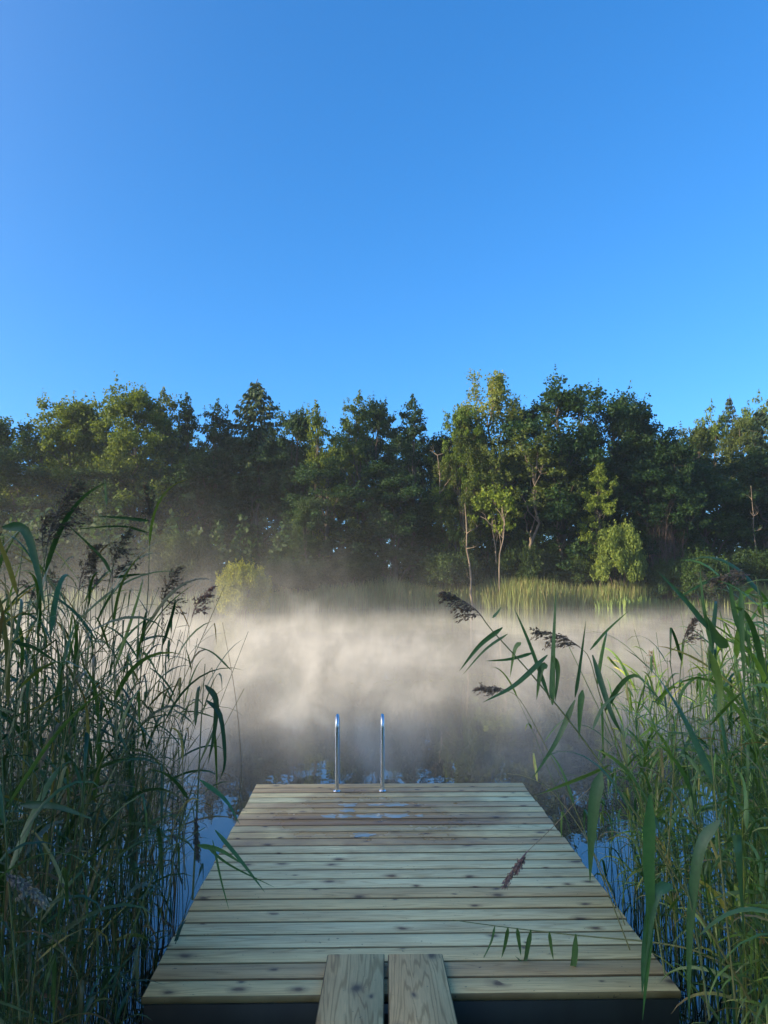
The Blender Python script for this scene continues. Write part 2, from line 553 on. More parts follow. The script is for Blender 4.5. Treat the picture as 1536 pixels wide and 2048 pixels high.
# gangway of two planks
gang = empty('gangway', (0, 0, 0))
tag(gang, 'two wide brown planks laid side by side onto the near end of the jetty', 'gangway')
def plank(xa0, xa1, xb0, xb1, y0, y1, z, seed):
    t, b_ = .034, .004
    mb = MB()
    ringy = lambda y, x0, x1, i: [(x0 + b_, y, z + i), (x1 - b_, y, z + i), (x1 - i, y, z + b_), (x1 - i, y, z + t - b_), (x1 - b_, y, z + t - i), (x0 + b_, y, z + t - i), (x0 + i, y, z + t - b_), (x0 + i, y, z + b_)]
    V = ringy(y0, xa0, xa1, b_) + ringy(y0 + b_, xa0, xa1, 0) + ringy(y1 - b_, xb0, xb1, 0) + ringy(y1, xb0, xb1, b_)
    F = []
    for r in range(3):
        for j in range(8):
            k = (j + 1) % 8
            F.append([r * 8 + j, r * 8 + k, r * 8 + 8 + k, r * 8 + 8 + j])
    F += [[3, 2, 1, 0], [7, 4, 3, 0], [7, 6, 5, 4], [24, 25, 26, 27], [24, 27, 28, 31], [28, 29, 30, 31]]
    mb.add(V, F, seed)
    return mb.build('plank', mat_plank, gang)
PZ = DZ + .002
pl = [at(655, 1908, 3.3).x, at(768, 1908, 3.3).x, at(776, 1908, 3.3).x, at(885, 1908, 3.3).x]
YE = 3.475
k_ = YE / 3.3
sc_ = (CAM_Z - PZ - .034)
def gx(px, py):   # X on the plank's top plane
    d = _M @ Vector(((px - W_PX / 2) / F_PX, -(py - H_PX / 2) / F_PX, -1.0))
    k = sc_ / -d.z
    return d.x * k, d.y * k
(xl0, YE), (xl1, _), (xr0, _), (xr1, _) = gx(655, 1908), gx(769, 1908), gx(776, 1908), gx(885, 1908)
(ml0, YM), (ml1, _), (mr0, _), (mr1, _) = gx(630, 2048), gx(768, 2048), gx(777, 2048), gx(916, 2048)
def ext(a, bb, y):
    return bb + (a - bb) * (y - YM) / (YE - YM)
Y0 = 0.9
plank(ext(xl0, ml0, Y0), ext(xl1, ml1, Y0), xl0, xl1, Y0, YE, PZ, 51.4)
plank(ext(xr0, mr0, Y0), ext(xr1, mr1, Y0), xr0, xr1, Y0, YE - .004, PZ, 57.7)
for y in (3.02, 1.5):
    mb = MB(); boxm(mb, (ml0 - .0, y, PZ - .047), (mr1 + .0, y + .07, PZ - .0015), .003, 61.3); mb.build('batten', mat_joist, gang)

# ------------------------------------------------------------------ swimming ladder
m_steel = plain_mat('polished_steel', (0.62, 0.63, 0.65), 0.20, 1.0)
ladder = empty('swim_ladder', (0, 6.06, DZ))
tag(ladder, 'polished steel bathing ladder whose two rails rise at the far end of the jetty', 'ladder')
LX = (at(674, 1500, 6.06).x, at(765, 1500, 6.06).x)
for x in LX:
    P = []
    top, r = 0.555 - .075, .075
    for z in (-.01, .06, .2, .33, top): P.append((x, 0, z))
    for a in np.linspace(12, 180, 14): P.append((x, r - r * math.cos(R(a)), top + r * math.sin(R(a))))
    for z in (.3, .0, -.5, -1.1): P.append((x, 2 * r + .10 * (1 - max(0, z) / .45), z))
    mb = MB(); tube(mb, P, .0150, 14)
    rail = mb.build('rail', m_steel, ladder, smooth=True)
    mb = MB(); tube(mb, [(x, 0, .0025), (x, 0, .0075), (x, 0, .010)], [.028, .028, .022], 18)
    mb.build('foot_plate', m_steel, rail, smooth=False)
for z in (-.2, -.48, -.76, -1.02):
    mb = MB(); boxm(mb, (LX[0], .225, z), (LX[1], .283, z + .025), .003); mb.build('step', m_steel, ladder)

# puddles on the boards in front of the ladder
m, nt, out = new_mat('puddle_water')
b = N(nt, 'ShaderNodeBsdfPrincipled')
b.inputs['Base Color'].default_value = (0.42, 0.38, 0.26, 1); b.inputs['Roughness'].default_value = 0.08; b.inputs['IOR'].default_value = 2.2
L(nt, b.outputs[0], out.inputs['Surface'])
pud = [((620, 700), 9.5, 'first'), ]
spots = [  # board index, x px from-to, share of the board's depth, label
    (4, 681, 712, .75, 'small sky-blue puddle on the fifth board, in front of the left rail'),
    (4, 735, 768, .5, 'narrow puddle on the fifth board between the ladder rails'),
    (4, 770, 812, .8, 'sky-blue puddle on the fifth board, just right of the right rail'),
    (5, 682, 708, .8, 'puddle on the sixth board in front of the left rail'),
    (6, 646, 672, .75, 'left end puddle on the seventh board from the ladder'),
    (6, 676, 702, .7, 'small round puddle on the seventh board in front of the left rail'),
    (6, 716, 765, .85, 'long sky-blue puddle on the seventh board between the ladder rails'),
    (6, 770, 815, .85, 'long sky-blue puddle on the seventh board right of the right rail'),
    (6, 832, 846, .5, 'smallest puddle at the right end of the seventh board'),
    (9, 708, 746, .75, 'lone pale puddle on the tenth board, nearest to the gangway'),
]
for bi, x0, x1, sh, lab in spots:
    yc = DY1 - (bi + .48) * PITCH_B
    d0 = at(x0, 1600, yc).x; d1 = at(x1, 1600, yc).x
    sc = 1.0
    # pixel columns taken at deck height
    A_ = at(x0, 1160 + 1540 * 1.61 / yc, yc); B_ = at(x1, 1160 + 1540 * 1.61 / yc, yc)
    cx, hw = (A_.x + B_.x) / 2, (B_.x - A_.x) / 2 * 1.08
    hd = PITCH_B * .45 * sh
    n = 40
    ang = np.arange(n) * 2 * PI / n
    ph = rng.uniform(0, 6, 4)
    rr = 1 + .16 * np.sin(3 * ang + ph[0]) + .13 * np.sin(5 * ang + ph[1]) + .09 * np.sin(8 * ang + ph[2]) + .05 * np.sin(13 * ang + ph[3])
    px_ = cx + hw * rr * np.sign(np.cos(ang)) * np.abs(np.cos(ang)) ** .8
    py_ = np.clip(yc + hd * rr * np.sin(ang), yc - PITCH_B * .40, yc + PITCH_B * .44)
    V = [(a, bb, DZ + .0018) for a, bb in zip(px_, py_)] + [(cx + (a - cx) * .93, yc + (bb - yc) * .9, DZ + .0028) for a, bb in zip(px_, py_)] + [(cx, yc, DZ + .0029)]
    F = [[j, (j + 1) % n, n + (j + 1) % n, n + j] for j in range(n)]
    mb = MB(); mb.add(V, F)
    mb.F3.append(np.array([[n + j, n + (j + 1) % n, 2 * n] for j in range(n)]))
    o = mb.build('puddle', m)
    tag(o, lab, 'puddle', 'puddles on the deck boards by the ladder')
# ------------------------------------------------------------------ trees
mat_leaf = foliage_mat('broad_leaves', (0.026, 0.056, 0.022), (0.082, 0.122, 0.036), 0.40)
mat_needle = foliage_mat('needle_foliage', (0.012, 0.034, 0.018), (0.045, 0.070, 0.026), 0.12, 0.7)
mat_birch = foliage_mat('birch_leaves', (0.06, 0.10, 0.030), (0.14, 0.17, 0.050), 0.45)
mat_bark = bark_mat('dark_bark', (0.035, 0.028, 0.02), (0.11, 0.09, 0.065))
mat_pale_bark = bark_mat('pale_bark', (0.08, 0.06, 0.045), (0.24, 0.19, 0.14), 3)
mat_twig = bark_mat('bare_twigs', (0.07, 0.045, 0.035), (0.13, 0.09, 0.07))


def limb(mb, p0, p1, r0, r1, sag=0.0, n=6, r=None, sides=6, wob=.035):
    r = r or rng
    t = np.linspace(0, 1, n)[:, None]
    P = np.array(p0) * (1 - t) + np.array(p1) * t
    Lh = np.linalg.norm(np.array(p1) - np.array(p0))
    P[1:-1] += r.normal(size=(n - 2, 3)) * Lh * wob * np.array([1, 1, .3])
    P[:, 2:3] += sag * Lh * np.sin(t * PI)
    tube(mb, P, np.linspace(r0, r1, n), sides, cap=False)
    return P


def broadleaf(seed, H=16.0, RW=4.2, low=0.12, lobes=9, nclump=165, per=215, leaf=0.165, top_bias=0.5, raggedness=1.0, mat=None, bark=None, trunk_r=.018):
    """trunk + lobed crown made of leaf clumps hung on real limbs"""
    r = np.random.default_rng(seed)
    tr, cr = MB(), MB()
    top = np.array([r.normal() * .4, r.normal() * .4, H * .93])
    T = limb(tr, (0, 0, -.4), top, trunk_r * H, .03, n=9, r=r, sides=8, wob=.012)
    zl = H * low
    # big lobes: each a sub-crown
    LB = []
    for k in range(lobes):
        f = (k + .5) / lobes
        z = zl + (H - zl) * (0.12 + 0.76 * f ** 0.9)
        prof = math.sin(PI * min(1, (0.16 + 0.84 * f) ** 0.85)) ** 0.6 if f < .98 else .3
        a = k * 2.4 + r.uniform(-.5, .5)
        rad = RW * prof * r.uniform(.35, .72)
        LB.append((np.array([rad * math.cos(a), rad * math.sin(a), z + r.normal() * .4]), RW * r.uniform(.42, .60), H * r.uniform(.10, .15)))
    LB.append((top + np.array([0, 0, -.9]), RW * .28, H * .08))
    for c, rw, rh in LB:
        j = int(np.clip(c[2] / H * 8 - 1.0, 1, 7))
        Pl = limb(tr, T[j], c, .5 * trunk_r * H * (1 - .5 * c[2] / H), .02, .06, 6, r)
        n = max(5, int(nclump / len(LB)))
        d = unit(r.normal(size=(n, 3)))
        d[:, 2] = np.where(d[:, 2] < -.45, -d[:, 2] * .6, d[:, 2])
        q = c + d * np.array([rw, rw, rh]) * r.uniform(.55, 1.12, (n, 1))
        for i in range(n):
            if i % 3 == 0: limb(tr, Pl[-2], q[i], .022, .010, .03, 4, r, 4)
            s = r.uniform(.45, .95) * raggedness * RW / 4.2
            m_ = int(per * s ** 1.5 * r.uniform(.7, 1.2))
            dd = unit(r.normal(size=(m_, 3))) * (r.uniform(0, 1, (m_, 1)) ** .45) * np.array([s, s, s * .62])
            leaf_cards(cr, q[i] + dd, leaf, 1.35, .6, 0.0, r)
            # a few sprigs that break the outline
            ns = 14
            dv = unit(d[i] + np.array([0, 0, .6]) + r.normal(size=3) * .4)
            leaf_cards(cr, q[i] + dv * r.uniform(.6, 1.5, (ns, 1)) * s + r.normal(size=(ns, 3)) * .09, leaf * .85, 1.35, .6, 0.0, r)
    return tr.mesh('trunk_mesh', [bark or mat_bark], True), cr.mesh('crown_mesh', [mat or mat_leaf])


def spruce(seed, H=17.0, RW=2.9, dense=1.0, droop=.45, start=.12, pw=.62):
    r = np.random.default_rng(seed)
    tr, cr = MB(), MB()
    limb(tr, (0, 0, -.4), (0.1, 0, H), .2, .02, n=9, r=r, sides=8)
    z = H * start
    while z < H * .985:
        f = (z - H * start) / (H * (1 - start))
        ln = min(RW * (.72 + .28 * (1 - f)), .50 * (H - z) * 1.0 + .10)
        k = max(4, int(r.integers(4, 7)))
        a0 = r.uniform(0, 6)
        for j in range(k):
            a = a0 + j * 2 * PI / k + r.normal() * .2
            l2 = ln * r.uniform(.62, 1.12)
            t = np.linspace(0, 1, 6)[:, None]
            dirv = np.array([math.cos(a), math.sin(a), 0])
            rise = .12 * f
            P = np.array([0, 0, z]) + dirv * l2 * t + np.array([0, 0, 1]) * l2 * (rise * t - droop * np.sin(t * PI * .72) * (1 - f) * .8 + .12 * t ** 3)
            tube(tr, P, np.linspace(.03, .008, 6), 4, cap=False)
            m_ = int(30 * l2 * dense + 8)
            u = r.uniform(.12, 1, m_)
            base = np.array([np.interp(u, t[:, 0], P[:, i]) for i in range(3)]).T
            side = np.array([-dirv[1], dirv[0], 0])
            off = side * (r.normal(size=(m_, 1)) * .13 * (1 - .4 * u[:, None])) + np.array([0, 0, -1]) * np.abs(r.normal(size=(m_, 1))) * .11
            leaf_cards(cr, base + off, .12, 2.8, .2, 0, r, axis=np.array([dirv * .5 + np.array([0, 0, -.8])]).repeat(m_, 0))
        z += H * .030 * r.uniform(.85, 1.15) * (1.1 - .45 * f)
    return tr.mesh('trunk_mesh', [mat_bark], True), cr.mesh('crown_mesh', [mat_needle])


def birch(seed, H=17.0, RW=2.7):
    r = np.random.default_rng(seed)
    tr, cr = MB(), MB()
    T = limb(tr, (0, 0, -.4), (.3, 0, H * .95), .19, .03, n=10, r=r, sides=8, wob=.010)
    for k in range(46):
        f = r.uniform(.0, 1) ** .8
        z = H * (.30 + .66 * f)
        a = r.uniform(0, 2 * PI)
        rw = RW * (math.sin(PI * (.18 + .74 * f)) ** .8) * r.uniform(.4, 1.05)
        j = int(np.clip(z / H * 9 - 1.2, 1, 8))
        tip = np.array([rw * math.cos(a), rw * math.sin(a), z + .35])
        P = limb(tr, T[j], tip, .035, .012, .08, 6, r, 4)
        for s in range(7):
            p = P[r.integers(3, 6)] + r.normal(size=3) * .22
            ln = r.uniform(.6, 1.7)
            m_ = int(44 * ln)
            u = r.uniform(0, 1, (m_, 1))
            q = p + np.array([.12 * math.cos(a), .12 * math.sin(a), -1]) * u * ln + r.normal(size=(m_, 3)) * .13
            leaf_cards(cr, q, .13, 1.5, .0, 0, r)
        m_ = 60
        leaf_cards(cr, tip + r.normal(size=(m_, 3)) * .25, .13, 1.4, .3, 0, r)
    return tr.mesh('trunk_mesh', [mat_pale_bark], True), cr.mesh('crown_mesh', [mat_birch])


def bush(seed, H=4.0, RW=2.2, n=105, per=300, leaf=.082, mat=None):
    r = np.random.default_rng(seed)
    tr, cr = MB(), MB()
    for k in range(9):
        a = k * .7 + r.uniform(0, .5)
        limb(tr, (.15 * math.cos(a), .15 * math.sin(a), -.3), (RW * .55 * math.cos(a), RW * .55 * math.sin(a), H * r.uniform(.4, .7)), .05, .012, .05, 6, r, 5)
    for k in range(n):
        d = unit(r.normal(size=3)); d[2] = abs(d[2]) * 1.0 - .25
        q = np.array([0, 0, H * .46]) + np.sign(d) * np.abs(d) ** .8 * np.array([RW, RW, H * .44]) * r.uniform(.6, .95)
        if q[2] < .15: q[2] = .15 + r.uniform(0, .3)
        s = r.uniform(.3, .6) * RW / 2.2
        m_ = int(per * r.uniform(.6, 1.1))
        dd = unit(r.normal(size=(m_, 3))) * (r.uniform(0, 1, (m_, 1)) ** .5) * np.array([s, s, s * .8])
        leaf_cards(cr, q + dd, leaf, 1.8, .4, 0, r)
        dv = unit(d + np.array([0, 0, .7]))
        leaf_cards(cr, q + dv * r.uniform(.6, 1.15, (12, 1)) * s + r.normal(size=(12, 3)) * .06, leaf * .9, 1.8, .4, 0, r)
    return tr.mesh('trunk_mesh', [mat_twig], True), cr.mesh('crown_mesh', [mat or mat_leaf])


def snag(seed, H=7.0, branches=7, top=True):
    r = np.random.default_rng(seed)
    tr = MB()
    T = limb(tr, (0, 0, -.4), (r.normal() * .25 - .3, 0, H), .13, .035, n=9, r=r, sides=7, wob=.010)
    for k in range(branches):
        j = r.integers(3, 9); a = r.uniform(0, 6.3)
        ln = r.uniform(.4, 1.5)
        e = T[j] + np.array([math.cos(a) * ln, math.sin(a) * ln, r.uniform(0, .7) * ln])
        P = limb(tr, T[j], e, .035, .01, .0, 5, r, 4)
        for q in range(3):
            e2 = P[3] + np.array([r.normal() * .35, r.normal() * .3, r.uniform(.1, .5)])
            limb(tr, P[3], e2, .012, .006, 0, 3, r, 3)
    return tr.mesh('trunk_mesh', [mat_pale_bark], True), None


def twigs(seed, H=4.0, n=26):
    r = np.random.default_rng(seed)
    tr = MB()
    for k in range(n):
        a = r.uniform(0, 6.3); sp = r.uniform(.1, .42)
        e = np.array([math.cos(a) * sp * H, math.sin(a) * sp * H, H * r.uniform(.65, 1)])
        P = limb(tr, (math.cos(a) * .15, math.sin(a) * .15, -.2), e, .03, .008, .02, 8, r, 4)
        for j in range(6):
            q = P[r.integers(3, 8)]
            limb(tr, q, q + np.array([r.normal() * .35, r.normal() * .35, r.uniform(.3, 1.0)]), .01, .005, 0, 3, r, 3)
    return tr.mesh('branches_mesh', [mat_twig], True), None


PROTO = {
    'oakA': (broadleaf(101, 16, 4.3), 16, 4.3),
    'oakB': (broadleaf(202, 16, 4.6, lobes=11), 16, 4.6),
    'oakC': (broadleaf(303, 16, 3.8, lobes=8, raggedness=.9), 16, 3.8),
    'oakD': (broadleaf(404, 16, 4.4, lobes=10, low=.08, raggedness=1.1, nclump=125), 16, 4.4),
    'narrow': (broadleaf(505, 16, 2.8, lobes=11, nclump=100, raggedness=1.15), 16, 2.8),
    'alder': (broadleaf(606, 13, 2.5, low=.42, lobes=6, nclump=80, per=150, leaf=.16, bark=mat_pale_bark, raggedness=1.1, trunk_r=.010), 13, 2.5),
    'sapling': (broadleaf(707, 8, 1.7, low=.5, lobes=4, nclump=34, per=170, leaf=.16, bark=mat_pale_bark, raggedness=1.5, trunk_r=.009), 8, 1.7),
    'spruce': (spruce(808), 17, 2.9),
    'pine': (spruce(909, 17, 2.0, .5, .0, .45), 17, 2.6),
    'birch': (birch(111), 17, 2.7),
    'bushA': (bush(121), 4, 2.2),
    'bushB': (bush(131, 4, 2.2, 120), 4, 2.2),
    'snag': (snag(141), 7, 1),
    'snagB': (snag(151, 7, 12), 7, 1),
    'twig': (twigs(161), 4, 1.8),
}


def plant(kind, name, label, cat, px, top_py, Y, half_px=None, tint=(1, 1, 1), group=None, rot=None, base_z=None, trunk_name='trunk', X=None, H=None, Wd=None):
    (tm, cm), PH, PR = PROTO[kind]
    if X is None:
        P = at(px, top_py, Y)
        X, zt = P.x, P.z
        bz = float(ground_z(np.array([X]), np.array([Y]))[0]) - .05
        H = zt - bz
        Wd = half_px / F_PX * Y if half_px else PR * H / PH
    else:
        bz = float(ground_z(np.array([X]), np.array([Y]))[0]) - .05
    root = empty(name, (X, Y, bz))
    s = (Wd / PR, Wd / PR, H / (PH * .985))
    root.scale = s
    root.rotation_euler.z = rot if rot is not None else random.uniform(0, 6.28)
    tag(root, label, cat, group)
    t = from_mesh(trunk_name, tm, root)
    if cm is not None:
        c = from_mesh('crown', cm, root)
        c.color = (*tint, 1)
    return root


YG, DG, MG = (1.9, 1.65, .75), (.40, .62, .70), (.85, 1.0, .85)
LG, BG, OL = (1.9, 1.75, 1.0), (.75, .9, 1.0), (1.35, 1.15, .8)
T = 'tree'
sky_trees = [
    ('oakD', 'broadleaf_tree', 'broad green tree at the left edge of the far wood', -30, 826, 56, 130, MG),
    ('oakA', 'broadleaf_tree', 'yellow-green tree second from the left edge, with a loose leafy top', 128, 783, 58, 105, YG),
    ('oakC', 'broadleaf_tree', 'olive tree filling the dip between the two tallest yellow-green trees on the left', 190, 815, 61, 80, OL),
    ('oakB', 'broadleaf_tree', 'tallest yellow-green tree on the left side of the wood', 262, 777, 57, 105, YG),
    ('narrow', 'broadleaf_tree', 'slim olive tree leaning on the right of the tallest yellow-green tree', 332, 797, 59, 60, OL),
    ('narrow', 'broadleaf_tree', 'dark slim tree with a notched top, between the yellow-green trees and the tall spruce', 378, 812, 60, 56, DG),
    ('narrow', 'broadleaf_tree', 'dark pointed tree standing just left of the tall spruce', 424, 820, 58, 52, DG),
    ('oakA', 'broadleaf_tree', 'low dark tree filling the gap left below the spruce tip', 462, 848, 60, 62, DG),
    ('spruce', 'spruce_tree', 'tall pointed spruce with open drooping branches rising above the wood', 512, 764, 60, 105, (1.7, 1.5, 1.3)),
    ('oakC', 'broadleaf_tree', 'dark green tree directly right of the tall spruce', 592, 815, 59, 68, BG),
    ('narrow', 'broadleaf_tree', 'bright green slim tree between the spruce and the dark pine', 640, 826, 57, 48, YG),
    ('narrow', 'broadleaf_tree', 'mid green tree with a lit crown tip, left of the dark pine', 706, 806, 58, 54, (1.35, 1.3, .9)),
    ('oakC', 'pine_tree', 'dark blue-green pine with a flat layered top near the middle of the wood', 750, 796, 60, 70, (.4, .6, .8)),
    ('narrow', 'pine_tree', 'second dark pine, with a single spiky tip, just right of the flat-topped one', 822, 816, 59, 62, (.4, .6, .75)),
    ('oakA', 'broadleaf_tree', 'low dark tree at the dip in the skyline left of the birch', 872, 856, 61, 66, DG),
    ('oakC', 'broadleaf_tree', 'bright green tree growing against the left side of the birch', 922, 808, 57, 56, (1.7, 1.7, .8)),
    ('birch', 'birch_tree', 'tallest tree of the wood, a pale drooping birch', 975, 746, 59, 84, (1.8, 1.6, 1.3)),
    ('oakC', 'broadleaf_tree', 'dark tree standing just right of the pale birch', 1050, 808, 61, 66, DG),
    ('oakD', 'broadleaf_tree', 'largest dark green tree, its rounded dome right of the birch', 1118, 768, 58, 138, (.50, .72, .6)),
    ('oakB', 'broadleaf_tree', 'dark green tree with two knobbly tops, right of the largest dome', 1226, 792, 60, 110, (.40, .62, .58)),
    ('oakA', 'broadleaf_tree', 'dark tree whose crown slopes down to the right end of the dark group', 1298, 816, 58, 100, (.40, .6, .55)),
    ('oakC', 'broadleaf_tree', 'lower dark tree at the foot of the sloping dark group', 1345, 870, 57, 66, (.5, .72, .65)),
    ('oakC', 'broadleaf_tree', 'sunlit olive tree at the left end of the far right slope', 1392, 848, 66, 66, OL),
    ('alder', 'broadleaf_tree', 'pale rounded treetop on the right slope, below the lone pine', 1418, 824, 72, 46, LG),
    ('pine', 'pine_tree', 'thin sparse pine poking above the right slope', 1458, 794, 80, 42, (1.0, 1.0, 1.2)),
    ('oakB', 'broadleaf_tree', 'olive tree right of the lone thin pine', 1490, 835, 70, 66, OL),
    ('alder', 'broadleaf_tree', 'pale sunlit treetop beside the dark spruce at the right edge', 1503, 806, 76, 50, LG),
    ('spruce', 'spruce_tree', 'dark spruce cut off by the right edge of the picture', 1585, 740, 62, 120, (.7, .8, .8)),
    # lower front row
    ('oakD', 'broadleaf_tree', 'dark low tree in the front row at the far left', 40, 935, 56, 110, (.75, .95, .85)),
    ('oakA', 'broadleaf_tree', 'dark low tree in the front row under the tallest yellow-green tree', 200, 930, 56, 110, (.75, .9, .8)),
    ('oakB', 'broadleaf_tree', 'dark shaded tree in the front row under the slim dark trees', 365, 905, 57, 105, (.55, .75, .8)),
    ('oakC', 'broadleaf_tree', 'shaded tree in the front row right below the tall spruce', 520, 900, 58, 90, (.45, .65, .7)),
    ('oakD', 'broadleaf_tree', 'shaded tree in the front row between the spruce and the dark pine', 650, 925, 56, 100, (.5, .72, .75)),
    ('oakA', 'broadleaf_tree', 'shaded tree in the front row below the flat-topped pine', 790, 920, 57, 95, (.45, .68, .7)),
    ('birch', 'birch_tree', 'lower drooping olive birch standing in front of the tallest one', 925, 868, 57, 62, (.75, .8, .6)),
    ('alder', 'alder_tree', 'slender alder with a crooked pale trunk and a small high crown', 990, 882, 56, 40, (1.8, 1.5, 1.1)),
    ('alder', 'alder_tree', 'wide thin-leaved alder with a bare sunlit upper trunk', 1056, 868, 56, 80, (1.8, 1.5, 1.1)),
    ('alder', 'alder_tree', 'shorter thin alder with leaves spreading right of the bare trunk', 1118, 915, 57, 56, (1.0, .95, .8)),
    ('oakC', 'broadleaf_tree', 'dark leafy tree behind the two thin alders', 1010, 905, 60, 90, (.7, .85, .65)),
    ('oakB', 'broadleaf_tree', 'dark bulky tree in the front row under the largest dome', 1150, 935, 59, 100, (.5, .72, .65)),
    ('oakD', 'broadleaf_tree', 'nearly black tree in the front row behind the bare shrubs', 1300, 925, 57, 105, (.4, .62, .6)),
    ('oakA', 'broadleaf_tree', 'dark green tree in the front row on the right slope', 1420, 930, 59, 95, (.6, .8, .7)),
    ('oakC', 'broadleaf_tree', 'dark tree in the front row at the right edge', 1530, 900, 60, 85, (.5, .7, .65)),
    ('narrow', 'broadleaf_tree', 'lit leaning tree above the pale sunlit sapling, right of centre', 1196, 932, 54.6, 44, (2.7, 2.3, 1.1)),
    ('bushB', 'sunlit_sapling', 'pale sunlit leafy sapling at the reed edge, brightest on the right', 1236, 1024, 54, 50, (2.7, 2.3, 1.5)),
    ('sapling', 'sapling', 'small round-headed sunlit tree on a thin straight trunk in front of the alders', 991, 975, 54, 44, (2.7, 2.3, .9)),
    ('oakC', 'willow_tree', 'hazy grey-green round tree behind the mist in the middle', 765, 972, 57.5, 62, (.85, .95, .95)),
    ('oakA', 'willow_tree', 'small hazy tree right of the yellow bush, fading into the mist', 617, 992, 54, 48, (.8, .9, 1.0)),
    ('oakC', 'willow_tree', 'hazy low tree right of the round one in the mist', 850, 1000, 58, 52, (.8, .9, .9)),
    ('bushB', 'willow_bush', 'large hazy olive bush left of the yellow bush', 368, 1043, 47, 70, (1.0, .95, .75)),
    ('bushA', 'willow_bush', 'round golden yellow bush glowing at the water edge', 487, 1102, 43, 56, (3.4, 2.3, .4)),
    ('bushA', 'willow_bush', 'dark hazy bush between the round tree and the far reeds', 700, 1090, 56, 70, (.7, .8, .8)),
    ('bushA', 'alder_bush', 'low dark bush at the foot of the broken pale snag', 900, 1085, 56, 66, (.7, .8, .65)),
    ('bushB', 'alder_bush', 'dark bush below the two thin alders', 1050, 1072, 57, 75, (.65, .75, .65)),
    ('bushA', 'alder_bush', 'small dark bush at the foot of the sunlit sapling', 1170, 1092, 56, 52, (.75, .85, .6)),
    ('bushA', 'alder_bush', 'bluish bush behind the reeds, right of the bare shrubs', 1335, 1098, 55, 48, (.85, 1.1, 1.1)),
    ('bushB', 'alder_bush', 'round green bush behind the right part of the far reeds', 1402, 1086, 54, 58, (.85, 1.0, .7)),
    ('bushA', 'alder_bush', 'dark bush behind the far reeds at the right edge', 1500, 1080, 56, 62, (.6, .75, .65)),
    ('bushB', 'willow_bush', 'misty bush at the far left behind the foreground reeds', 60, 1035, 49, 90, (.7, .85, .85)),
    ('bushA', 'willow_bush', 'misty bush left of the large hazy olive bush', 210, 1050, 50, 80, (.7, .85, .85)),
    ('bushA', 'willow_bush', 'low dark bush right of the golden yellow bush', 580, 1100, 50, 60, (.65, .78, .8)),
    ('snag', 'dead_tree', 'broken pale dead trunk with one side branch, left of the small round-headed tree', 944, 1010, 54, None, MG),
    ('snagB', 'dead_tree', 'thin dead trunk standing bare above the broken pale one', 893, 915, 57, None, MG),
    ('snag', 'dead_tree', 'thin bare trunk at the right edge of the wood', 1510, 975, 56, None, MG),
    ('twig', 'bare_shrub', 'reddish bare shrub in front of the nearly black tree', 1318, 1035, 55, 34, MG),
    ('twig', 'bare_shrub', 'second reddish bare shrub, closer to the bluish bush', 1352, 1050, 55.6, 28, MG),
]
for i, (kd, nm, lab, px, py, Y, hp, tint) in enumerate(sky_trees):
    cat = {'willow_bush': 'bush', 'alder_bush': 'bush', 'bare_shrub': 'shrub', 'dead_tree': 'dead tree', 'sapling': 'young tree', 'sunlit_sapling': 'young tree'}.get(nm, T)
    o = plant(kd, nm, lab, cat, px, py, Y, hp, tint, 'trees and bushes on the far bank', rot=(i * 2.39) % 6.28, trunk_name='branches' if kd == 'twig' else 'trunk')
    if kd in ('snag', 'snagB'):
        o.scale.x = o.scale.y = .5 if px > 1400 else .85; o.rotation_euler.z = 0
# the wood goes on behind the first rows: same kinds, nothing in the photo tells them apart
r_ = random.Random(5)
for row, Y in enumerate((66, 73)):
    for k in range(17):
        X = -44 + k * 5.6 + row * 2.7 + r_.uniform(-1, 1)
        px = px_of(X, Y, 8)
        lim = 850 if px < 870 else (880 if px < 1340 else 900)
        H = min(16.5, at(px, lim + r_.uniform(10, 60), Y).z)
        plant(r_.choice(['oakA', 'oakB', 'oakC', 'oakD']), 'background_tree', 'dark tree deep inside the far wood, seen only through gaps between crowns', T, 0, 0, Y + r_.uniform(-2, 2), None,
              (.55, .75, .7), 'trees deep inside the far wood', X=X, H=H, Wd=r_.uniform(4, 5))
# trees on the left bank, outside the picture: they keep the low sun off the jetty and the foot of the wood
for k, (X, Y, H, Wd) in enumerate([(-33, -15, 10.5, 4.5), (-31, -10.5, 10.5, 4.6), (-32, -6, 11, 4.6), (-31, -2.3, 10, 3.6), (-39, -14, 12, 5), (-38, -8, 12, 5), (-38, -3.5, 11.5, 4),
                                   (-47, 46, 11.5, 5), (-47, 53, 13, 5), (-48, 60, 15, 5), (-54, 50, 13, 5), (-45, 41, 8.5, 4)]):
    plant(['oakB', 'oakD', 'oakA'][k % 3], 'bank_tree', 'leafy tree on the left bank of the pond beyond the edge of the picture', T, 0, 0, Y, None, (.8, .95, .8), 'trees on the left bank', X=X, H=H, Wd=Wd)

# undergrowth: low leafy mass along the foot of the wood
mb = MB()
n = 60000
X = rng.uniform(-40, 34, n); 
edge = 54 - 15 * (1 / (1 + np.exp((X + 8) / 3.0))) + 1.2 * np.sin(X * 0.35)
Yy = edge + 3 + rng.uniform(0, 1, n) ** 1.1 * 12
hh = (3.0 + 1.3 * np.sin(X * 1.3 + Yy) + .9 * np.sin(X * 2.9)) * rng.uniform(.1, 1.15, n)
C = np.stack([X, Yy, ground_z(X, Yy) + np.abs(hh)], 1)
leaf_cards(mb, C, .26, 1.5, .5)
o = mb.build('undergrowth', mat_leaf); o.color = (.5, .68, .6, 1)
tag(o, 'dark tangled undergrowth along the foot of the far wood', 'undergrowth', kind='stuff')

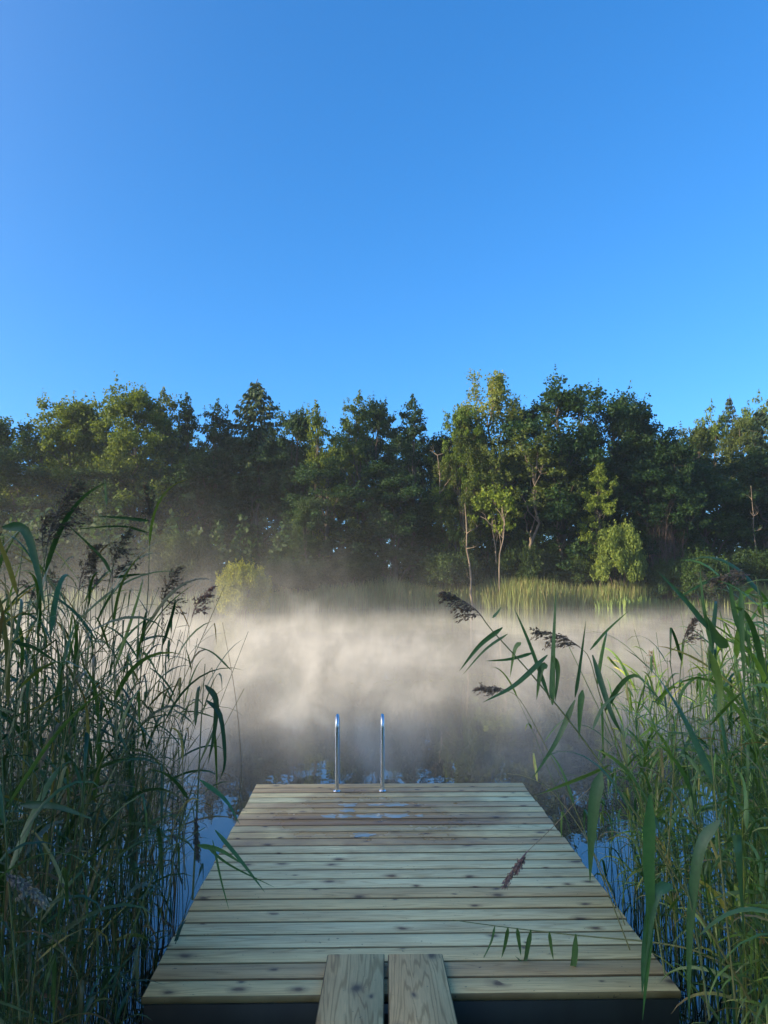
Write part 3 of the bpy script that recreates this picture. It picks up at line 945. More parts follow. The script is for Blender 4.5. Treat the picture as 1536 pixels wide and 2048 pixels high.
# far reed belt
m_far = foliage_mat('far_reed_leaves', (0.10, 0.16, 0.05), (0.27, 0.31, 0.11), 0.35, warm=(0.27, 0.22, 0.10))
def reed_belt(n, x0, x1, off0, off1, h0, h1, w, r, browntop=.35):
    X = r.uniform(x0, x1, n)
    edge = 54 - 15 * (1 / (1 + np.exp((X + 8) / 3.0))) + 1.2 * np.sin(X * 0.35) + .6 * np.sin(X * .9 + 1)
    Yy = edge + r.uniform(off0, off1, n)
    patch = .5 + .5 * np.sin(X * .8 + 1.3 * np.sin(X * .31))
    h = (h0 + (h1 - h0) * r.uniform(0, 1, n)) * (.82 + .25 * patch)
    a = r.uniform(0, PI, n); lean = r.normal(size=(n, 2)) * .10
    ww = w * r.uniform(.5, 1.3, n)
    zb = ground_z(X, Yy).clip(-.3, .3)
    V = []
    lv = [0, .35, .7, 1.0]; wd = [.55, 1, .8, .05]
    for l_, w_ in zip(lv, wd):
        cx = X + lean[:, 0] * h * l_ ** 1.8; cyy = Yy + lean[:, 1] * h * l_ ** 1.8; cz = zb + h * l_ * (1 - .08 * l_)
        dx, dy = np.cos(a) * ww * w_ / 2, np.sin(a) * ww * w_ / 2
        V.append(np.stack([cx - dx, cyy - dy, cz], 1)); V.append(np.stack([cx + dx, cyy + dy, cz], 1))
    V = np.stack(V, 1).reshape(-1, 3)
    base = np.arange(n)[:, None, None] * 8
    F = (base + np.array([[0, 1, 3, 2], [2, 3, 5, 4], [4, 5, 7, 6]])).reshape(-1, 4)
    t = np.zeros((n, 8)); br = (r.uniform(0, 1, n) < browntop)
    t[:, 4:] = (br * r.uniform(.5, 1, n))[:, None]; t[:, :4] = (br * .35)[:, None]
    return V, F, t.ravel()
mb = MB()
mb.add(*reed_belt(9000, -1, 40, -1.2, 2.2, 1.2, 2.3, .05, rng, .45)[:2], 0)
mb.V.pop(); mb.F4.pop(); mb.T.pop(); mb.n = 0
for args in ((15000, -2.0, 40, -1.0, 2.6, 1.25, 2.2, .042, rng, .32), (2600, -9, -2, -.6, 2.2, .9, 1.8, .05, rng, .3), (3500, -36, -9, -.5, 2.0, .6, 1.5, .05, rng, .2)):
    V, F, t = reed_belt(*args); mb.add(V, F, t)
far = mb.build('far_reeds', m_far)
tag(far, 'belt of green and golden brown reeds along the far shore', 'reeds', kind='stuff')
# broad-leaved water plants in the right part of the belt
V, F, t = reed_belt(1300, 15.5, 24, -1.6, .2, .7, 1.35, .12, rng, .05)
mb = MB(); mb.add(V, F, t)
iris = mb.build('water_plants', m_far); iris.color = (.85, 1.0, .8, 1)
tag(iris, 'yellow-green broad-leaved water plants in front of the far reeds on the right', 'water plants', kind='stuff')
# floating leaves
mb = MB()
n = 240
X = np.concatenate([rng.normal(3.2, 2.2, n), rng.normal(-6, 2.6, 180), rng.normal(1, 6, 140)])
Yy = np.concatenate([15.2 + .35 * rng.normal(size=n) + X[:n] * .12, rng.normal(34, 1.2, 180), rng.uniform(9, 40, 140)])
for x, y in zip(X, Yy):
    s = rng.uniform(.015, .035); a = rng.uniform(0, 6)
    ang = a + np.arange(6) * PI / 3
    mb.add(np.stack([x + s * np.cos(ang), y + s * .8 * np.sin(ang), np.full(6, .004)], 1), [[0, 1, 2, 3], [0, 3, 4, 5]], .3)
fl = mb.build('floating_leaves', m_far)
tag(fl, 'small leaves and duckweed floating on the pond', 'floating leaves', kind='stuff')

# ------------------------------------------------------------------ foreground reeds
def reed_mat(name, stops, transl, rough, spec=.5):
    m, nt, out = new_mat(name)
    att = N(nt, 'ShaderNodeAttribute', attribute_name='tint')
    tc = N(nt, 'ShaderNodeTexCoord')
    oi = N(nt, 'ShaderNodeObjectInfo')
    geo = N(nt, 'ShaderNodeNewGeometry')
    n1 = noise(nt, tc.outputs['Object'], 9, 3)
    n2 = noise(nt, tc.outputs['Object'], 60, 2)
    f = math_n(nt, 'ADD', att.outputs['Fac'], math_n(nt, 'MULTIPLY_ADD', n1, .16, -.08))
    c = ramp(nt, f, stops)
    c = mix(nt, 1.0, c, ramp(nt, n2, [(.3, (.85, .85, .85)), (.7, (1.1, 1.1, 1.1))]), 'MULTIPLY')
    c = mix(nt, 1.0, c, ramp(nt, oi.outputs['Random'], [(0, (.8, .85, .8)), (1, (1.2, 1.15, 1.1))]), 'MULTIPLY')
    c = mix(nt, 1.0, c, ramp(nt, geo.outputs['Random Per Island'], [(0, (.62, .70, .75)), (.6, (1.0, 1.0, 1.0)), (1, (1.55, 1.35, .95))]), 'MULTIPLY')
    c = mix(nt, 1.0, c, oi.outputs['Color'], 'MULTIPLY')
    b = N(nt, 'ShaderNodeBsdfPrincipled'); b.inputs['Roughness'].default_value = rough
    b.inputs['Specular IOR Level'].default_value = spec
    L(nt, c, b.inputs['Base Color'])
    t = N(nt, 'ShaderNodeBsdfTranslucent')
    L(nt, mix(nt, 1.0, c, (1.25, 1.2, .6), 'MULTIPLY'), t.inputs['Color'])
    mx = N(nt, 'ShaderNodeMixShader'); mx.inputs[0].default_value = transl
    L(nt, b.outputs[0], mx.inputs[1]); L(nt, t.outputs[0], mx.inputs[2])
    L(nt, mx.outputs[0], out.inputs['Surface'])
    return m


m_blade = reed_mat('reed_blade', [(0, (.055, .135, .055)), (.35, (.15, .22, .055)), (.6, (.34, .32, .09)), (.8, (.42, .31, .15)), (1, (.26, .14, .07))], .28, .40, .6)
m_stalk = reed_mat('reed_stalk', [(0, (.07, .12, .05)), (.5, (.20, .19, .08)), (1, (.24, .15, .09))], .05, .5)
m_plume = reed_mat('reed_plume', [(0, (.22, .15, .17)), (.5, (.33, .24, .24)), (1, (.52, .46, .40))], .25, .8, .2)


def blade(mb, p, az, el, ln, w, droop, tint, r, kink=None, twist=0.0, nseg=9):
    """one reed leaf: a folded tapering ribbon that arcs over"""
    t = np.linspace(0, 1, nseg + 1)
    P = [np.array(p, float)]
    e = el
    azs = az
    for i in range(nseg):
        if kink is not None and i == int(kink * nseg): e = -R(78)
        dv = np.array([math.cos(azs) * math.cos(e), math.sin(azs) * math.cos(e), math.sin(e)])
        P.append(P[-1] + dv * ln / nseg)
        e = max(e - droop * (0.35 + 1.3 * (i / nseg)) / nseg, -R(86))
        azs += twist / nseg
    P = np.array(P)
    d = unit(np.gradient(P, axis=0))
    h = np.array([-math.sin(az), math.cos(az), 0.0])
    roll = r.normal() * .35
    side = unit(np.cross(d, np.cross(h, d)))
    nrm = unit(np.cross(side, d))
    rt = roll + np.linspace(0, r.normal() * .9, nseg + 1)
    s2 = side * np.cos(rt)[:, None] + nrm * np.sin(rt)[:, None]
    n2 = unit(np.cross(s2, d))
    wp = np.minimum(1, (t / .16 + .25)) * (1 - t ** 2.2) ** .9 + .02
    ww = (w * .5 * wp)[:, None]
    lift = ww * .28
    V = np.stack([P - s2 * ww + n2 * lift, P, P + s2 * ww + n2 * lift], 1).reshape(-1, 3)
    i = np.arange(nseg)[:, None] * 3
    F = np.concatenate([i + np.array([[0, 1, 4, 3]]), i + np.array([[1, 2, 5, 4]])])
    tt = np.repeat(np.clip(tint + (.10 + (.5 if r.uniform() < .3 else 0)) * t ** 5, 0, 1), 3)
    mb.add(V, F, tt)
    return P


def plume(mb, P0, dirv, ln, r, droop_dir=None, dens=1.0, tint=.25, fluff=.0, w=1.0):
    """feathery seed head: a rachis with drooping branchlets carrying spindle-shaped spikelets"""
    dirv = unit(dirv); dd = unit(droop_dir) if droop_dir is not None else unit(np.array([r.normal(), r.normal(), 0]))
    n = 9
    t = np.linspace(0, 1, n)[:, None]
    ax = np.array(P0) + dirv * ln * t + dd * ln * .28 * t ** 2 + np.array([0, 0, -1]) * ln * .16 * t ** 2
    tube(mb, ax, np.linspace(.0022, .0008, n), 4, .2, cap=False)
    nb = int(26 * dens)
    for k in range(nb):
        u = (k + r.uniform(0, 1)) / nb
        base = np.array([np.interp(u, t[:, 0], ax[:, i]) for i in range(3)])
        a = r.uniform(0, 6.28)
        out = unit(dirv * .9 + dd * .5 + r.normal(size=3) * .42 * w)
        bl = ln * (.42 * (1 - u) ** .7 + .10) * r.uniform(.7, 1.15)
        m_ = 6
        s = np.linspace(0, 1, m_)[:, None]
        bp_ = base + out * bl * s + np.array([0, 0, -1]) * bl * .38 * s ** 2 + dd * bl * .2 * s ** 2
        tube(mb, bp_, .0008, 3, .2, cap=False)
        ns = int(9 + 16 * bl / .1 * .5)
        uu = r.uniform(.15, 1, ns)
        q = np.array([np.interp(uu, s[:, 0], bp_[:, i]) for i in range(3)]).T + r.normal(size=(ns, 3)) * .0035
        dv = unit(unit(bp_[-1] - bp_[0]) + r.normal(size=(ns, 3)) * .38 + np.array([0, 0, -.25]))
        sl = r.uniform(.009, .018, ns)[:, None]; sw = r.uniform(.0016, .0028, ns)[:, None] * (1 + fluff)
        sd_ = unit(np.cross(dv, r.normal(size=(ns, 3))))
        nn_ = np.cross(dv, sd_)
        V = np.stack([q, q + dv * sl * .45 + sd_ * sw, q + dv * sl, q + dv * sl * .45 - sd_ * sw, q + dv * sl * .45 + nn_ * sw, q + dv * sl * .45 - nn_ * sw], 1).reshape(-1, 3)
        b0 = np.arange(ns)[:, None, None] * 6
        F = (b0 + np.array([[0, 1, 2, 3], [0, 4, 2, 5]])).reshape(-1, 4)
        mb.add(V, F, np.clip(tint + r.normal() * .1 + .5 * fluff, 0, 1))


def smooth_path(pts, n=22):
    """Catmull-Rom through the points"""
    P = [np.array(p, float) for p in pts]
    P = [2 * P[0] - P[1]] + P + [2 * P[-1] - P[-2]]
    out = []
    m_ = len(P) - 3
    for i in range(m_):
        for t in np.linspace(0, 1, max(2, n // m_), endpoint=(i == m_ - 1)):
            a, b, c, d = P[i:i + 4]
            out.append(.5 * ((2 * b) + (c - a) * t + (2 * a - 5 * b + 4 * c - d) * t * t + (3 * b - 3 * c + d - a) * t ** 3))
    return np.array(out)


def reed_meshes(r, H, lean, n_leaf, leaf_len, leaf_w, l0=.38, plume_len=0.0, dead=0.0, green=.15, path=None, leaf_az=None, side_bias=None, plume_dir=None, el=(25, 72), rad=.0034, droop=(.4, 2.2), fluff=0, pl_w=1.0, hang=False):
    """stalk, leaves and seed head of one reed as three meshes (or None)"""
    if path is None:
        a = r.uniform(0, 6.28)
        n = 12
        t = np.linspace(0, 1, n)[:, None]
        b = np.array([math.cos(a), math.sin(a), 0]) * lean * H
        wob = r.normal(size=(1, 3)) * np.array([[1, 1, 0]]) * .02 * H
        P = np.array([0, 0, -.5]) + np.array([0, 0, H + .5]) * t + b * t ** 2 + wob * np.sin(t * PI * 1.5)
    else:
        P = path
    st, lf, pm = MB(), MB(), MB()
    n = len(P)
    tube(st, P, np.linspace(rad, rad * .38, n), 5, np.linspace(.8 if dead else .55, green + dead, n).repeat(5), cap=False)
    seg = np.concatenate([[0], np.cumsum(np.linalg.norm(np.diff(P, axis=0), axis=1))]); seg /= seg[-1]
    az0 = r.uniform(0, 6.28)
    for k in range(n_leaf):
        u = l0 + (.985 - l0) * (k + r.uniform(.1, .9)) / n_leaf
        p = np.array([np.interp(u, seg, P[:, i]) for i in range(3)])
        az = az0 + PI * k + r.normal() * .55
        if side_bias is not None and r.uniform() < .7: az = side_bias + r.normal() * .6
        f = (u - l0) / (1 - l0)
        ll = leaf_len * (.55 + .6 * math.sin(PI * min(1, .25 + .62 * f))) * r.uniform(.75, 1.2)
        e0 = R(r.uniform(*el)) + R(12) * f
        if hang: e0 = R(r.uniform(-80, -60))
        tn = green + r.normal() * .07
        if r.uniform() < (.30 if f < .25 else .05) + dead: tn = r.uniform(.6, 1)
        kink = r.uniform(.25, .7) if r.uniform() < .13 else None
        blade(lf, p, az, e0, ll, leaf_w * r.uniform(.6, 1.15), r.uniform(*droop), np.clip(tn, 0, 1), r, kink, r.normal() * .5)
    if plume_len > 0:
        d = P[-1] - P[-3]
        plume(pm, P[-1], d, plume_len, r, plume_dir, fluff=fluff, w=pl_w)
    return st.mesh('stalk_mesh', [m_stalk], True), (lf.mesh('leaf_mesh', [m_blade], True) if n_leaf else None), (pm.mesh('seed_head_mesh', [m_plume]) if plume_len > 0 else None)


def put_reed(ms, loc, rz=0, sc=1.0, label=None, group=None, tint=(1, 1, 1), name='reed'):
    o = empty(name, loc)
    o.rotation_euler.z = rz
    o.scale = (sc, sc, sc)
    tag(o, label, 'reed', group)
    for nm, me in zip(('stalk', 'leaves', 'seed_head'), ms):
        if me is not None:
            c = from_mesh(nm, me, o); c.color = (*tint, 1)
    return o


rr = np.random.default_rng(77)
# prototypes, each 2 m tall
LEFT_P = [reed_meshes(rr, 2.0, rr.uniform(.03, .16), int(rr.integers(9, 13)), .44, .0150, .34, dead=(0.12 if i % 5 == 4 else 0), green=rr.uniform(.02, .24)) for i in range(14)]
LEFT_H = [reed_meshes(rr, 2.0, rr.uniform(.03, .12), 7, .40, .016, .42, plume_len=rr.uniform(.20, .28), green=.08) for i in range(5)]
RIGHT_P = [reed_meshes(rr, 2.0, rr.uniform(.04, .20), int(rr.integers(9, 13)), .40, .0215, .32, dead=(.15 if i % 4 == 3 else 0), green=rr.uniform(.14, .36), droop=(.7, 2.7)) for i in range(14)]
DEAD_P = [reed_meshes(rr, 2.0, rr.uniform(.05, .3), int(rr.integers(0, 3)), .35, .012, .35, dead=.8, rad=.0028) for i in range(6)]


def env(px, tab):
    return np.interp(px, [a for a, _ in tab], [b for _, b in tab])


L_ENV = [(-300, 1050), (0, 1085), (150, 1130), (250, 1175), (330, 1235), (400, 1360), (440, 1470), (520, 1560)]
R_ENV = [(980, 1640), (1060, 1520), (1130, 1420), (1250, 1340), (1330, 1300), (1420, 1230), (1536, 1150), (1800, 1120)]
rnd = random.Random(99)


def scatter(n, side, protos, heads, y0, y1, lab, grp, tint, frac_dead, q=(.74, 1.0), hprob=.04):
    k = tries = 0
    while k < n and tries < n * 60:
        tries += 1
        Y = y0 + (y1 - y0) * rnd.random() ** .9
        if side < 0:
            xb = DX0 - .07 - .10 * max(0, Y - 3.2) - abs(rnd.gauss(0, .03))
            X = xb - (rnd.random() ** 1.25) * (.53 * Y + .35 + xb)
            if X > xb: continue
        else:
            xb = DX1 + .13 + .04 * max(0, Y - 3.2) + abs(rnd.gauss(0, .05))
            X = xb + (rnd.random() ** 1.1) * (.51 * Y + .3 - xb)
            if X < xb: continue
        px = px_of(X, Y, 1.6)
        if Y < 2.2 and -40 < px < 1576 and abs(px - 768) < 640: continue
        top = env(px, L_ENV if side < 0 else R_ENV)
        zt = at(px, top, Y).z
        H = zt * rnd.uniform(*q)
        if H < .7: continue
        H = min(H, 2.7)
        dead = rnd.random() < frac_dead
        head = (not dead) and rnd.random() < hprob
        ms = rnd.choice(DEAD_P if dead else (heads if head else protos))
        zb = min(0.0, float(ground_z(np.array([X]), np.array([Y]))[0]))
        l2 = lab[1] if dead else (lab[2] if head else lab[0])
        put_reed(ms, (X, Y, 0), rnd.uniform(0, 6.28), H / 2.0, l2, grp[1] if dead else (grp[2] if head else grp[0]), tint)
        k += 1


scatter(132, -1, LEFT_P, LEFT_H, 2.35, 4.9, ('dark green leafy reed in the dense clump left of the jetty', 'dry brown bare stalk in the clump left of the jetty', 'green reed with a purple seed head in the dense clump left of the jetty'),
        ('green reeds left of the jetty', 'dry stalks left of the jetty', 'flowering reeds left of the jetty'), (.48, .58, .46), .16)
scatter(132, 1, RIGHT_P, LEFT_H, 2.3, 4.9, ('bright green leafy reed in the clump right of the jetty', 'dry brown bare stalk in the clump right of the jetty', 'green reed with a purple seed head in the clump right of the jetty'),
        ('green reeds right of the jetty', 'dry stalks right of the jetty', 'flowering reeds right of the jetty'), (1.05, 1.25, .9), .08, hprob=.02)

# the rest of the clumps: thin stalks, dead stems and low leaves past counting, one object on each side
def filler(name, label, side, n, tints, col):
    r = np.random.default_rng(5 if side < 0 else 6)
    mb = MB()
    for k in range(n):
        Y = r.uniform(2.0, 5.1)
        if side < 0:
            xb = DX0 - .05 - .10 * max(0, Y - 3.2); X = xb - r.uniform(0, 1) ** 1.15 * (.55 * Y + .5 + xb)
            if X > xb: continue
        else:
            xb = DX1 + .10 + .04 * max(0, Y - 3.2); X = xb + r.uniform(0, 1) ** 1.1 * (.53 * Y + .4 - xb)
            if X < xb: continue
        px = px_of(X, Y, 1.4)
        zt = at(px, env(px, L_ENV if side < 0 else R_ENV), Y).z
        H = min(max(.35, zt * r.uniform(.35, .97)), 2.3)
        lean = r.normal(size=2) * .13 * H
        t = np.linspace(0, 1, 6)[:, None]
        P = np.array([X, Y, -.3]) + np.array([lean[0], lean[1], 0]) * t ** 1.6 + np.array([0, 0, H + .3]) * t
        P[2:, :2] += r.normal(size=2) * .02
        tn = r.choice(tints)
        tube(mb, P, np.linspace(.003, .0013, 6) * r.uniform(.7, 1.2), 4, tn, cap=False)
        for j in range(int(r.integers(1, 5))):
            u = r.uniform(.3, 1)
            p = np.array([np.interp(u, t[:, 0], P[:, i]) for i in range(3)])
            blade(mb, p, r.uniform(0, 6.28), R(r.uniform(10, 75)), r.uniform(.18, .42), r.uniform(.008, .018), r.uniform(1, 3.2), np.clip(tn + r.normal() * .08, 0, 1), r, r.uniform(.2, .7) if r.uniform() < .25 else None, nseg=6)
    o = mb.build(name, m_blade, smooth=True)
    o.color = (*col, 1)
    tag(o, label, 'reeds', kind='stuff')

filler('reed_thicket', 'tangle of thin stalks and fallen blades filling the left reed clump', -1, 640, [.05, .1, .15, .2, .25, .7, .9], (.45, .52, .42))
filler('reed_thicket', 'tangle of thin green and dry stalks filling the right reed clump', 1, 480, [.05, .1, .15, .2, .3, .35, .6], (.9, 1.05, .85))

# ---- reeds that stand out, traced where they stand
def hero(label, pts, seed, n_leaf=6, leaf_len=.4, leaf_w=.02, l0=.3, pl=0.0, pdir=None, green=.12, tint=(1, 1, 1), side=None, rad=.0034, dead=0.0, blades=(), fluff=0, pl_w=1.0, droop=(.8, 2.2), el=(35, 65), hang=False):
    r = np.random.default_rng(seed)
    P = smooth_path([at(*p) for p in pts])
    base = P[0].copy()
    ms = reed_meshes(r, 1, 0, n_leaf, leaf_len, leaf_w, l0, pl, dead, green, path=P - base, side_bias=side, plume_dir=pdir, el=el, rad=rad, droop=droop, fluff=fluff, pl_w=pl_w, hang=hang)
    if blades:
        lf = MB()
        if ms[1] is not None:
            me = ms[1]
            V = np.empty(len(me.vertices) * 3, np.float32); me.vertices.foreach_get('co', V)
            F = np.empty(len(me.polygons) * 4, np.int32); me.loops.foreach_get('vertex_index', F)
            t0 = np.empty(len(me.vertices), np.float32); me.attributes['tint'].data.foreach_get('value', t0)
            lf.add(V.reshape(-1, 3), F.reshape(-1, 4), t0)
        for bl in blades:
            pp, w, tn = bl[0], bl[1], bl[2]
            Q = smooth_path([at(*q) for q in pp], 12) - base
            n = len(Q)
            d = unit(np.gradient(Q, axis=0))
            view = unit(np.array([0, 0, CAM_Z]) - (Q[n // 2] + base))
            s = unit(np.cross(d, view + r.normal(size=3) * .35))
            nn_ = unit(np.cross(s, d))
            t = np.linspace(0, 1, n)
            ww = (w * .5 * (np.minimum(1, t / .2 + .2) * (1 - t ** 2.4) ** .9 + .02))[:, None]
            V = np.stack([Q - s * ww + nn_ * ww * .3, Q, Q + s * ww + nn_ * ww * .3], 1).reshape(-1, 3)
            i = np.arange(n - 1)[:, None] * 3
            lf.add(V, np.concatenate([i + np.array([[0, 1, 4, 3]]), i + np.array([[1, 2, 5, 4]])]), np.clip(tn + .05 * t, 0, 1).repeat(3))
        ms = (ms[0], lf.mesh('leaf_mesh', [m_blade], True), ms[2])
    return put_reed(ms, tuple(base), 0, 1.0, label, 'reeds that stand out from the clumps', tint, 'tall_reed')


lt = np.array([-1.0, 0, 0]); rt = np.array([1.0, 0, 0])
Yr = 2.7
G = (.95, 1.0, .8)
hero('long reed leaning left from the right clump, its drooping purple seed head nearest the jetty',
     [(1500, 2000, 2.75), (1400, 1830, 2.75), (1270, 1625, Yr), (1160, 1470, Yr), (1060, 1345, Yr), (985, 1262, Yr), (965, 1235, Yr)], 1, 0, pl=.17, pdir=np.array([-.9, 0, -.7]), rad=.0045, tint=G, green=.1, pl_w=.7,
     blades=[([(1105, 1410, Yr), (1106, 1330, Yr), (1112, 1180, Yr)], .022, .0), ([(1100, 1400, Yr), (1060, 1290, Yr), (1028, 1215, Yr)], .014, .02),
             ([(1095, 1310, Yr), (1030, 1370, 2.65), (965, 1405, 2.6)], .018, .12), ([(1005, 1255, Yr), (960, 1290, Yr), (918, 1343, Yr)], .018, .05), ([(1015, 1268, Yr), (970, 1300, Yr), (925, 1350, Yr)], .010, .1),
             ([(1042, 1285, Yr), (1030, 1300, Yr), (1020, 1355, Yr)], .018, .18), ([(1068, 1305, Yr), (1020, 1318, Yr), (970, 1322, Yr)], .012, .0), ([(985, 1236, Yr), (995, 1225, Yr), (1003, 1213, Yr)], .010, .02),
             ([(1095, 1330, Yr), (1082, 1340, Yr), (1073, 1400, Yr)], .024, .25), ([(1105, 1312, Yr), (1116, 1340, Yr), (1110, 1405, Yr)], .020, .2),
             ([(1180, 1300, Yr), (1215, 1260, Yr), (1258, 1221, Yr)], .010, .02), ([(1150, 1400, Yr), (1115, 1480, Yr), (1063, 1560, 2.6)], .020, .12), ([(1165, 1380, Yr), (1160, 1420, Yr), (1158, 1480, Yr)], .022, .1),
             ([(1185, 1460, Yr), (1210, 1410, Yr), (1250, 1380, Yr)], .016, .05), ([(1220, 1530, Yr), (1150, 1560, 2.6), (1075, 1590, 2.55)], .016, .3)])
hero('reed whose purple seed head hangs between the leaning reed and the right clump',
     [(1400, 1900, 3.0), (1290, 1620, 3.0), (1210, 1420, 3.0), (1180, 1320, 3.0), (1160, 1295, 3.0)], 2, 3, .34, .018, .55, pl=.17, pdir=np.array([-1, 0, -.4]), tint=G,
     blades=[([(1185, 1310, 3.0), (1220, 1420, 2.9), (1245, 1470, 2.9)], .022, .1), ([(1150, 1395, 3.0), (1160, 1330, 3.0), (1172, 1240, 3.0)], .014, .05)])
hero('upright reed with a small purple seed head, right of the leaning reed',
     [(1330, 1800, 3.3), (1350, 1500, 3.3), (1362, 1330, 3.3), (1366, 1290, 3.3)], 3, 4, .35, .016, .45, pl=.14, pdir=rt * .2, tint=G)
hero('reed with a drooping seed head at the upper right edge of the picture',
     [(1560, 1900, 2.6), (1540, 1500, 2.6), (1528, 1250, 2.6), (1515, 1160, 2.6), (1500, 1150, 2.6)], 4, 4, .4, .02, .35, pl=.10, pdir=lt, tint=G, fluff=.3,
     blades=[([(1500, 1290, 2.6), (1470, 1230, 2.6), (1455, 1120, 2.6)], .022, .1), ([(1440, 1150, 2.6), (1400, 1170, 2.6), (1340, 1205, 2.6)], .010, .05)])
hero('reed with two long sword-like blades rising highest in the right clump',
     [(1470, 2000, 2.4), (1440, 1700, 2.4), (1420, 1450, 2.4), (1418, 1300, 2.4)], 5, 4, .5, .026, .3, tint=G,
     blades=[([(1420, 1262, 2.4), (1370, 1200, 2.4), (1313, 1140, 2.4)], .017, .0), ([(1425, 1300, 2.4), (1408, 1210, 2.4), (1400, 1136, 2.4)], .017, .05), ([(1455, 1295, 2.4), (1430, 1270, 2.4), (1408, 1225, 2.4)], .034, .25),
             ([(1418, 1300, 2.4), (1440, 1370, 2.4), (1435, 1440, 2.4)], .028, .3), ([(1482, 1180, 2.4), (1484, 1270, 2.4), (1490, 1390, 2.4)], .018, .1)])
hero('thin low reed with a small drooping seed head beside the jetty end',
     [(1260, 1900, 3.4), (1160, 1640, 3.4), (1090, 1490, 3.4), (1040, 1400, 3.4), (1010, 1380, 3.4)], 6, 3, .3, .014, .45, pl=.10, pdir=np.array([-1, 0, -.5]), tint=(1.2, 1.2, 1.0), rad=.0028)
hero('dry arching reed whose grey purple seed head hangs over the jetty boards',
     [(1420, 1700, 2.9), (1330, 1560, 2.9), (1260, 1535, 2.9), (1185, 1572, 2.9), (1110, 1650, 2.9), (1056, 1702, 2.9)], 7, 0, pl=.10, pdir=np.array([-.35, 0, -1]), green=.85, rad=.0026, fluff=.25, pl_w=.35)
hero('bent reed low across the near right corner of the jetty, with hanging leaves',
     [(1500, 1960, 3.2), (1400, 1905, 3.25), (1300, 1884, 3.3), (1200, 1875, 3.35), (1100, 1865, 3.4), (1000, 1853, 3.45), (905, 1840, 3.5)], 8, 0, rad=.0045, green=.3, tint=G,
     blades=[([(1152, 1868, 3.36), (1148, 1925, 3.36), (1133, 1965, 3.36), (1116, 1952, 3.36)], .026, .08), ([(1099, 1863, 3.39), (1103, 1895, 3.39), (1107, 1920, 3.39)], .018, .1),
             ([(1062, 1859, 3.41), (1055, 1895, 3.41), (1048, 1925, 3.41), (1030, 1912, 3.41)], .02, .1), ([(1034, 1856, 3.42), (1038, 1885, 3.42), (1042, 1912, 3.42)], .018, .1),
             ([(1016, 1854, 3.43), (1010, 1888, 3.43), (1003, 1916, 3.43)], .018, .12), ([(990, 1851, 3.44), (982, 1885, 3.44), (960, 1930, 3.44)], .01, .0)])
hero('broad leaf hanging straight down at the left edge of the right clump',
     [(1330, 1950, 2.5), (1290, 1720, 2.5), (1250, 1600, 2.5), (1205, 1545, 2.5)], 9, 3, .4, .022, .4, tint=(.8, 1.0, .9),
     blades=[([(1203, 1544, 2.5), (1190, 1600, 2.5), (1183, 1680, 2.5), (1180, 1765, 2.5)], .040, .1)])
hero('large hanging blade crossing the near right corner of the jetty',
     [(1420, 2040, 2.2), (1380, 1800, 2.2), (1330, 1680, 2.2), (1300, 1640, 2.2)], 10, 2, .4, .025, .3, tint=(.75, .95, .9),
     blades=[([(1300, 1590, 2.2), (1296, 1720, 2.2), (1300, 1850, 2.2), (1285, 2040, 2.2)], .036, .05), ([(1345, 1770, 2.2), (1310, 1790, 2.2), (1290, 1900, 2.2), (1284, 1990, 2.2)], .032, .02), ([(1440, 1640, 2.2), (1400, 1700, 2.2), (1380, 1860, 2.2), (1378, 2040, 2.2)], .032, .12)])
hero('pale arched dry blade reaching left from the right clump at the jetty end',
     [(1250, 1850, 3.6), (1180, 1690, 3.6), (1110, 1590, 3.6), (1060, 1556, 3.6), (1015, 1547, 3.6)], 11, 1, .3, .012, .7, tint=(1.5, 1.5, 1.4), green=.6, rad=.0026)
# left clump
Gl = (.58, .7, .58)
hero('tall reed at the far left carrying the largest bushy purple seed head',
     [(60, 1900, 2.9), (65, 1500, 2.9), (80, 1200, 2.9), (95, 1085, 2.9)], 21, 4, .42, .02, .4, pl=.27, pdir=rt * .2, tint=Gl, pl_w=1.5)
hero('reed with a ragged purple seed head just below the largest one at the far left',
     [(120, 1900, 2.7), (110, 1500, 2.7), (100, 1250, 2.7), (85, 1090, 2.7)], 22, 4, .4, .02, .4, pl=.14, pdir=rt, tint=Gl, pl_w=1.6)
hero('tall straight reed topped by the highest spiky seed head of the left clump',
     [(215, 1750, 3.1), (245, 1560, 3.1), (280, 1360, 3.1), (296, 1180, 3.1), (299, 1045, 3.1)], 23, 3, .4, .016, .42, pl=.135, pdir=np.array([-.1, 0, .3]), tint=Gl, pl_w=1.1,
     blades=[([(299, 1042, 3.1), (250, 1036, 3.1), (190, 1032, 3.1)], .014, .0), ([(296, 1065, 3.1), (240, 1052, 3.1), (135, 1060, 3.1)], .012, .0)])
hero('upright reed with an arrow-shaped seed head, left of the highest spiky one',
     [(235, 1800, 2.9), (232, 1560, 2.9), (228, 1350, 2.9), (224, 1165, 2.9)], 24, 5, .42, .018, .45, pl=.22, pdir=rt * .25, tint=Gl, dead=.0, green=.4,
     blades=[([(222, 1145, 2.9), (200, 1110, 2.9), (120, 1035, 2.9)], .016, .05), ([(226, 1155, 2.9), (260, 1150, 2.9), (295, 1147, 2.9)], .012, .0)])
hero('reed with a loose drooping seed head in the middle of the left clump',
     [(150, 1850, 3.1), (150, 1500, 3.1), (150, 1300, 3.1), (158, 1180, 3.1)], 25, 5, .42, .018, .4, pl=.2, pdir=rt * .6, tint=Gl)
hero('reed with an open feathery seed head at the right side of the left clump',
     [(320, 1750, 3.3), (328, 1500, 3.3), (325, 1300, 3.3), (324, 1235, 3.3)], 26, 4, .38, .016, .4, pl=.24, pdir=rt * .5, tint=Gl, pl_w=1.3)
